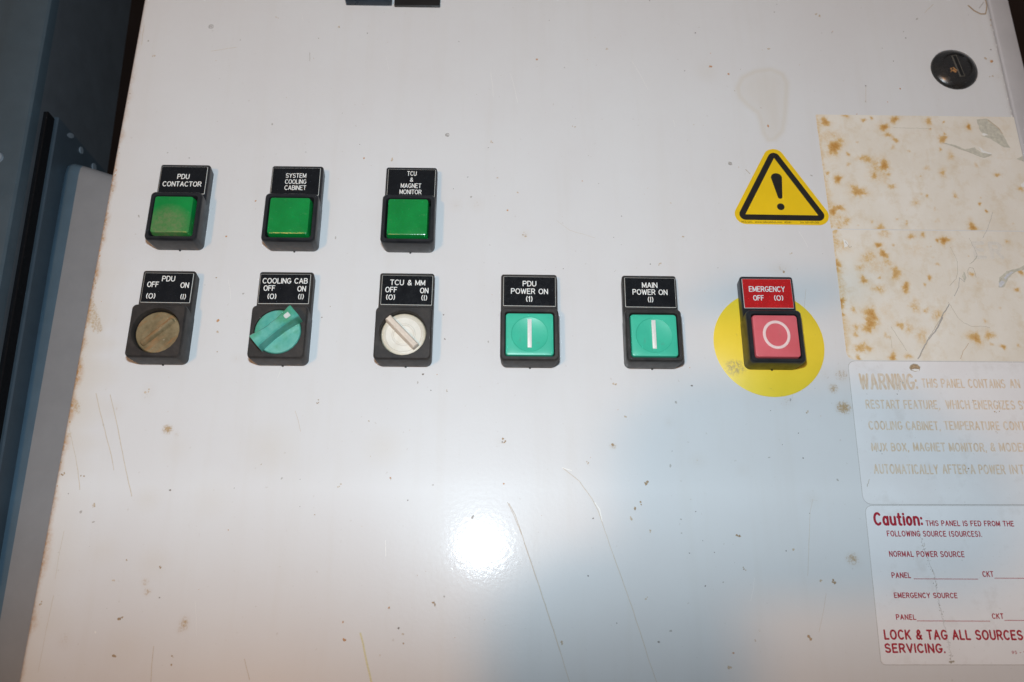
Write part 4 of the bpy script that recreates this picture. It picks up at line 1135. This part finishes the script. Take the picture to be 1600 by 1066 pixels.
def sticker_grid(name, x_at, z0, z1, spots, decs, lines, label, h, rad, cell=.5, notch=None, fray=0.0):
    """aged sheet with per-vertex rust; x_at(z) gives the left edge"""
    zc = (z0 + z1) / 2
    xc = 244.0
    root = empty(name, (xc * MM, 0, ZB + zc * MM), label, "sticker")
    zz = np.linspace(z0, z1, int((z1 - z0) / cell) + 1)
    uu = np.linspace(0, 1, int((LXR - x_at(zc)) / cell) + 1)
    xl = np.array([x_at(z) for z in zz])[:, None]
    X = xl + (LXR - xl) * uu[None, :]
    Z = np.broadcast_to(zz[:, None], X.shape).copy()
    # round the two left corners by pulling the edge in
    for r_, sgn in ((rad[0], 1), (rad[1], -1)):
        if r_ <= 0:
            continue
        ze = z1 if sgn > 0 else z0
        dz = np.clip(r_ - np.abs(Z - ze), 0, r_)
        pull = r_ - np.sqrt(np.maximum(r_ ** 2 - dz ** 2, 0))
        X = X + pull * (1 - uu[None, :]) ** 8
    if fray:
        X = X + (1 - uu[None, :]) ** 30 * rng.normal(0, fray, (len(zz), 1))
    rustv = np.zeros(X.shape)
    for x, z, r_, a_ in spots:
        q1, q2 = random.random() * 6, random.random() * 6
        an = np.arctan2(Z - z, X - x)
        wv = 1 + .22 * np.sin(2 * an + q1) + .16 * np.sin(3 * an + q2) + .10 * np.sin(7 * an + q1 * 2)
        d_ = np.sqrt((X - x) ** 2 + (Z - z) ** 2) / max(r_, .45) / wv
        rustv = np.maximum(rustv, a_ * np.exp(-(d_ / .98) ** 2.6) + .25 * a_ * np.exp(-(d_ / 1.9) ** 2))
    for _ in range(16):     # small random fox marks
        x, z, r_ = random.uniform(186, 300), random.uniform(z0, z1), random.uniform(.3, .9)
        rustv = np.maximum(rustv, random.uniform(.15, .5) * np.exp(-(((X - x) ** 2 + (Z - z) ** 2) / r_ ** 2)))
    edge_ = (X - xl)
    wob_ = np.interp(zz, np.linspace(z0, z1, 25), rng.random(25))[:, None]
    rustv = np.maximum(rustv, .38 * np.clip(1.1 - edge_ / (1 + 5 * wob_), 0, 1))
    hv = h + .05 * np.sin(X * .9) * np.sin(Z * .7) * 0
    mbl = MB()
    n0, n1 = X.shape
    vv = np.stack([(X - xc) * MM, -np.full(X.shape, h) * MM, (Z - zc) * MM], -1).reshape(-1, 3)
    ii = np.arange(n0 * n1).reshape(n0, n1)
    ff = np.stack([ii[:-1, :-1], ii[:-1, 1:], ii[1:, 1:], ii[1:, :-1]], -1).reshape(-1, 4)
    mbl.v = [tuple(p) for p in vv.tolist()]
    mbl.f = [tuple(p) for p in ff.tolist()]
    mbl.mi = [0] * len(mbl.f)
    # thin edge all round
    per = list(ii[0, :]) + list(ii[1:, -1]) + list(ii[-1, -2::-1]) + list(ii[-2:0:-1, 0])
    base = len(mbl.v)
    mbl.v += [(mbl.v[i][0], -.01 * MM, mbl.v[i][2]) for i in per]
    m = len(per)
    mbl.f += [(per[i], per[(i + 1) % m], base + (i + 1) % m, base + i) for i in range(m)]
    mbl.mi += [0] * m
    npts = len(mbl.v)
    sh = lambda p: (p[0] - xc, p[1] - zc)
    for i, (k_, pts_) in enumerate(decs):
        q_ = rough_line([sh(p) for p in pts_] + [sh(pts_[0])], 1.2, .18)[:-1]
        q_ = [(min(a_, LXR - xc - .1), b_) for a_, b_ in q_]
        poly(mbl, q_, h + .04 + .012 * i, KM[k_])
    for i, (k_, w_, pts_) in enumerate(lines):
        ribbon(mbl, rough_line([sh(p) for p in pts_], 1.2, .10), w_ * (.75 if k_ != 'g' else .6), h + .03, h + .09 + .01 * i, KM[k_])
    o = mbl.build("sheet", [M_RUSTPAPER] + list(M_DIRT.values()), root, None, 60, False)
    at_ = o.data.attributes.new("rust", 'FLOAT', 'POINT')
    at_.data.foreach_set("value", np.concatenate([rustv.astype(np.float32).ravel(), np.zeros(len(mbl.v) - n0 * n1, np.float32)]))
    return root, xc, zc


sticker_grid("rusty_sticker", lambda z: 185.2, 211.9, 286.8, SPOTS_A, DEC_A, LINE_A,
             "yellowed blank sticker with rust spots and torn corner, topmost of the stack below the lock", .16, (.6, 0), .5, fray=.05)
rootB, xcB, zcB = sticker_grid("rusty_sticker", lambda z: 184.3 + (z - 134) * .018, 134.5, 211.3, SPOTS_B, DEC_B, LINE_B,
             "creased rust-blotched sticker with a rounded lower corner, second from the top of the stack", .16, (1.5, 4.5), .5, fray=.05)
for o in (bpy.data.objects["rusty_sticker"], rootB):
    o["group"] = "rust-stained stickers on the right side of the door"
mb = MB()
for txt, x0, x1, z0, z1 in (("ER", 263.2, 280.2, 194.0, 205.0), ("DANG", 222.5, 260.5, 194.0, 205.0)):
    if txt == "ER":
        engrave(mb, txt, (x0 + x1) / 2 - xcB, (z0 + z1) / 2 - zcB, x1 - x0, z1 - z0, 2.2, .17, 0, .45, .02)
mb.build("faded_letters", M_FADEWHITE, rootB, None, 0)


def white_sticker(name, poly_pts, rads, mat, label, edge_slot, h=.16):
    xc = sum(p[0] for p in poly_pts) / 4
    zc = sum(p[1] for p in poly_pts) / 4
    root = empty(name, (xc * MM, 0, ZB + zc * MM), label, "sticker")
    pts = []
    P = [Vector((x - xc, z - zc)) for x, z in poly_pts]
    for i in range(4):
        p, a_, b_ = P[i], P[i - 1], P[(i + 1) % 4]
        r_ = rads[i]
        s_, e_ = p + (a_ - p).normalized() * r_, p + (b_ - p).normalized() * r_
        for k in range(8):
            f = k / 7
            q_ = s_ * (1 - f) ** 2 + p * 2 * f * (1 - f) + e_ * f ** 2
            pts.append((q_.x, q_.y))
    mb = MB()
    loft(mb, [(pts, .01), (pts, h)])
    ring = [(x * 1.0025, z * 1.003) for x, z in pts]
    ribbon(mb, ring, .22, .005, .02, edge_slot, True)
    return root, mb, xc, zc


# warning sticker, print bleached to tan
root, mb, xc, zc = white_sticker("warning_label", [(184.6, 133.9), (182.8, 58.7), (LXR, 59.2), (LXR, 134.0)], (4.5, 5, 1, 1), M_WARNLABEL,
                                 "white sticker with bleached tan WARNING text, above the red-printed caution sticker", 4)
q_ = [(216.9, 130.4), (217.6, 131.7), (219.4, 132.6), (221.4, 132.3), (222.6, 130.8), (222.2, 129.0), (219.6, 128.3), (217.4, 129.0)]
poly(mb, rough_line([(a - xc, b - zc) for a, b in q_] + [(q_[0][0] - xc, q_[0][1] - zc)], 1, .08)[:-1], .2, 1)
q_ = [(217.5, 129.3), (219.5, 129.9), (222.0, 129.6), (222.0, 128.9), (219.6, 128.5)]
poly(mb, [(a - xc, b - zc) for a, b in q_], .23, 3)
ribbon(mb, rough_line([(a - xc, b - zc) for a, b in [(216.9, 130.2), (217.6, 131.7), (219.4, 132.6), (221.4, 132.3), (222.6, 130.8)]], 1, .05), .45, .18, .32, 2)
for x, z, r_, k in [(192.6, 116.0, .35, 4), (226, 109.8, .4, 2), (259, 106.7, .8, 1), (248, 112.2, .8, 4), (238, 76.2, .9, 1), (256.5, 96, .5, 1), (195, 84, .9, 4), (211, 121.8, .8, 4), (209.5, 118, .6, 4), (208, 116, .5, 4), (260, 112.2, .7, 4)]:
    for _ in range(3):
        blob(mb, x - xc + random.gauss(0, r_), z - zc + random.gauss(0, r_), r_ * random.uniform(.25, .6), .18, k)
ribbon(mb, rough_line([(185.7 - xc, 67.5 - zc), (187.3 - xc, 71.0 - zc)], .8, .1), .3, .17, .22, 2)
mb.build("sheet", [M_WARNLABEL, M_DIRT['b'], M_DIRT['k'], M_DIRT['w'], M_DIRT['g']], root)
mb = MB()
for i, (txt, x0, x1, z0, z1, b) in enumerate([
        ("WARNING:", 189.0, 219.9, 118.2, 127.2, 1.35), ("THIS PANEL CONTAINS", 222.0, 266.4, 119.5, 124.6, .72), ("AN AUTO", 268.7, 287.5, 119.6, 124.7, .72),
        ("RESTART FEATURE,", 190.7, 229.7, 107.9, 112.8, .72), ("WHICH ENERGIZES", 232.8, 269.3, 108.0, 113.0, .72), ("SYSTEM", 271.0, 287, 108.0, 113.0, .72),
        ("COOLING CABINET,", 190.7, 228.2, 96.7, 101.5, .72), ("TEMPERATURE", 230.1, 259.2, 96.9, 101.7, .72), ("CONTROL", 261, 281, 97, 101.8, .72),
        ("MUX BOX,", 190.6, 210, 85.5, 90.0, .72), ("MAGNET MONITOR,", 212.2, 250.1, 85.6, 90.3, .72), ("& MODEM", 252, 272, 85.8, 90.5, .72),
        ("AUTOMATICALLY", 190.2, 223.4, 73.9, 79.0, .72), ("AFTER A POWER", 225.4, 257.6, 74.1, 79.1, .72), ("INTERRUPT", 259.8, 288.0, 74.2, 79.2, .72)]):
    engrave(mb, txt, (x0 + x1) / 2 - xc, (z0 + z1) / 2 - zc, x1 - x0, z1 - z0, b, .175, 0, .36, .02)
mb.build("faded_print", M_TAN_INK, root, None, 0)

# caution sticker, dark red print
root, mb, xc, zc = white_sticker("caution_label", [(183.4, 57.9), (181.0, -16.2), (LXR, -15.8), (LXR, 58.4)], (4, 2.5, 1, 1), M_CAUTLABEL,
                                 "white sticker with dark red caution text and blank lines, lowest of the stack", 2)
cr = [(208.3, 47), (209.2, 40), (209.8, 36), (211.2, 31), (212.4, 26.4), (213.0, 20), (212.6, 15.2), (213.2, 9), (213.5, 4), (214.3, -4), (214.6, -10), (214.2, -15.6)]
for (a, b) in zip(cr, cr[1:]):
    for _ in range(10):
        f = random.random()
        blob(mb, a[0] + (b[0] - a[0]) * f - xc + random.gauss(0, .55), a[1] + (b[1] - a[1]) * f - zc, random.uniform(.10, .38), .15, random.choice((1, 2, 2)), random.uniform(.5, .9), 1.7)
ribbon(mb, rough_line([(a - xc, b - zc) for a, b in cr], 1.2, .2), .14, .165, .185, 2)
for _ in range(8):
    blob(mb, 214.3 - xc + random.gauss(0, .6), -15 - zc + random.gauss(0, .4), random.uniform(.2, .6), .17, 1)
mb.build("sheet", [M_CAUTLABEL, M_DIRT['k'], M_DIRT['g']], root)
mb = MB()
for txt, x0, x1, z0, z1, b in [
        ("Caution:", 186.6, 211.2, 48.1, 54.8, 1.2), ("THIS PANEL IS FED FROM THE", 212.5, 256.8, 48.1, 50.9, .46),
        ("FOLLOWING SOURCE (SOURCES).", 192.3, 239.7, 42.9, 45.8, .46), ("NORMAL POWER SOURCE", 192.0, 229.3, 33.1, 36.0, .46),
        ("PANEL", 191.7, 201.2, 23.1, 25.8, .46), ("CKT", 236.5, 242.0, 23.8, 26.6, .46), ("EMERGENCY SOURCE", 191.5, 222.4, 13.8, 16.4, .46),
        ("PANEL", 191.0, 200.7, 3.8, 6.4, .46), ("CKT", 237.5, 243.2, 4.4, 7.0, .46),
        ("LOCK & TAG ALL SOURCES", 184.0, 250.8, -5.2, -.5, .85), ("BEFORE", 254.5, 275, -4.9, -.2, .85), ("SERVICING.", 183.5, 212.4, -11.1, -6.7, .85), ("95 - 9134", 244.0, 254.5, -11.3, -9.9, .22)]:
    engrave(mb, txt, (x0 + x1) / 2 - xc, (z0 + z1) / 2 - zc, x1 - x0, z1 - z0, b, .175, 0, .36, .02)
for x0, x1, z in ((202.4, 234.0, 22.8), (242.1, 284, 23.3), (200.8, 236.2, 3.4), (243.3, 284, 3.8)):
    mb.add([V(x0 - xc, .175, z - .14 - zc), V(x1 - xc, .175, z - .14 - zc), V(x1 - xc, .175, z + .14 - zc), V(x0 - xc, .175, z + .14 - zc)], [(0, 1, 2, 3)])
mb.build("red_print", M_RED_INK, root, None, 0)

# ------------------------------------------------------------------ the neighbouring grey cabinet at the left
XN = -270.6
nb = empty("grey_cabinet", (-.30, .05, 0.0), "blue-grey steel cabinet standing left of the white one, with bolted side plate", "cabinet")
lean = Matrix.Translation((XN * MM, 0, ZB + .24)) @ Matrix.Rotation(math.radians(-2.3), 4, 'Y') @ Matrix.Translation((-XN * MM, 0, -ZB - .24))


def lean_mb(mb):
    off = child_loc(nb)
    base = Vector(nb.location)
    out = []
    for v in mb.v:
        wv = Vector(v) + Vector((0, 0, ZB))
        out.append(tuple(lean @ wv - Vector((0, 0, ZB))))
    mb.v = out


def extr(profile, z0, z1, mi=0, n=1):
    """profile: list of (x, h); swept upwards"""
    mb = MB()
    k = len(profile)
    mb.add([V(x, h, z) for z in (z0, z1) for x, h in profile], [(i, (i + 1) % k, k + (i + 1) % k, k + i) for i in range(k)] + [tuple(range(k)), tuple(reversed(range(k, 2 * k)))], mi)
    return mb


# front post: flat face, a low fold, then rounded edge
mb = extr([(-620, 0), (-302, 0), (-298.5, .5), (-295, 2.2), (-291, 3.0), (XN - 4, 3.0), (XN - 1.6, 2.4), (XN - .4, 1.2), (XN, -.6), (XN, -6), (-620, -6)], -620, 620)
lean_mb(mb)
mb.build("front_frame", M_POST, nb, child_loc(nb), 25)
mb = extr([(-620, -6.2), (XN - .05, -6.2), (XN - .05, -92), (-620, -92)], -620, 620)
lean_mb(mb)
mb.build("side_wall", M_WALL, nb, child_loc(nb))
mb = extr([(XN, -9.5), (XN + 2.6, -9.5), (XN + 2.6, -17), (XN, -17)], -620, 288.5)
lean_mb(mb)
mb.build("rubber_gasket", M_RUBBER, nb, child_loc(nb))
mb = extr([(XN, -18.2), (XN + 3.2, -18.2), (XN + 4.0, -19.0), (XN + 4.0, -88), (XN, -88)], -620, 290.5)
lean_mb(mb)
sp = mb.build("side_plate", M_PLATEMET, nb, child_loc(nb), 25)


def wall_disc(h, z, ra, rb, mat, name, ang=0, t=.6):
    mb = MB()
    n = 14
    a_ = math.radians(ang)
    vs, fs = [], []
    for t_ in (0, t):
        for i in range(n):
            q_ = 2 * math.pi * i / n
            u, w = ra * math.cos(q_), rb * math.sin(q_)
            vs.append(V(XN + 4.0 + t_, h + u * math.cos(a_) - w * math.sin(a_), z + u * math.sin(a_) + w * math.cos(a_)))
    fs = [(i, (i + 1) % n, n + (i + 1) % n, n + i) for i in range(n)] + [tuple(range(n, 2 * n))]
    mb.add(vs, fs)
    lean_mb(mb)
    return mb.build(name, mat, sp)


wall_disc(-34, 287.8, 4.2, 1.6, M_SCREW, "plate_slot", -30, .2)
wall_disc(-48, 286.0, 2.2, 2.2, M_SCREW, "screw")
wall_disc(-66, 284.6, 2.6, 2.6, M_SCREW, "screw")
# screw on the post front
mb = MB()
loft(mb, [(circ(-284.5, 249.6, 3.6, 6), 3.0), (circ(-284.5, 249.6, 3.2, 6), 4.4), (circ(-284.5, 249.6, 1.8, 6), 5.0), (circ(-284.5, 249.6, 1.5, 6), 4.2)])
lean_mb(mb)
mb.build("screw", M_SCREW, nb, child_loc(nb))
# added box by the plate; its colours stand in for a patch of light
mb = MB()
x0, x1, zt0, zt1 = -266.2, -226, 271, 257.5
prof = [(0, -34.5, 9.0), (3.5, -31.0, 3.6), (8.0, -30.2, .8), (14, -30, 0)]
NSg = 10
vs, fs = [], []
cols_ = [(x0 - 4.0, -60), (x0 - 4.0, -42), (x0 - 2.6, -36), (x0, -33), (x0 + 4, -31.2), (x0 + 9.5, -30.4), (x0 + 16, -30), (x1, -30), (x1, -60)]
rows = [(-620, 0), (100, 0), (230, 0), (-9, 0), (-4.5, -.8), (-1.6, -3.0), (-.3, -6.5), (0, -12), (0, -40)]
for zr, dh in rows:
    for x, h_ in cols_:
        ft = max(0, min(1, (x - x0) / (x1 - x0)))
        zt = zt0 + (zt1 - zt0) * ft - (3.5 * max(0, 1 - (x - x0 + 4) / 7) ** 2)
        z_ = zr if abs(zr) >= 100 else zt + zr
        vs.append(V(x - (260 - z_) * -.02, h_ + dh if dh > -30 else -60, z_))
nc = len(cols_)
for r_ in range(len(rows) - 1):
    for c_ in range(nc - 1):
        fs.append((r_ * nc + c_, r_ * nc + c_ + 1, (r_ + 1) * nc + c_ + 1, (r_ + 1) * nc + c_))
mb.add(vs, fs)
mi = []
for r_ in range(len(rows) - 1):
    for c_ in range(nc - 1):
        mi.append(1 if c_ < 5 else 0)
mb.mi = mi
mb.build("light_patch_box", [M_LIGHTPATCH, M_LIGHTPATCH_EDGE], nb, child_loc(nb), 50, False)
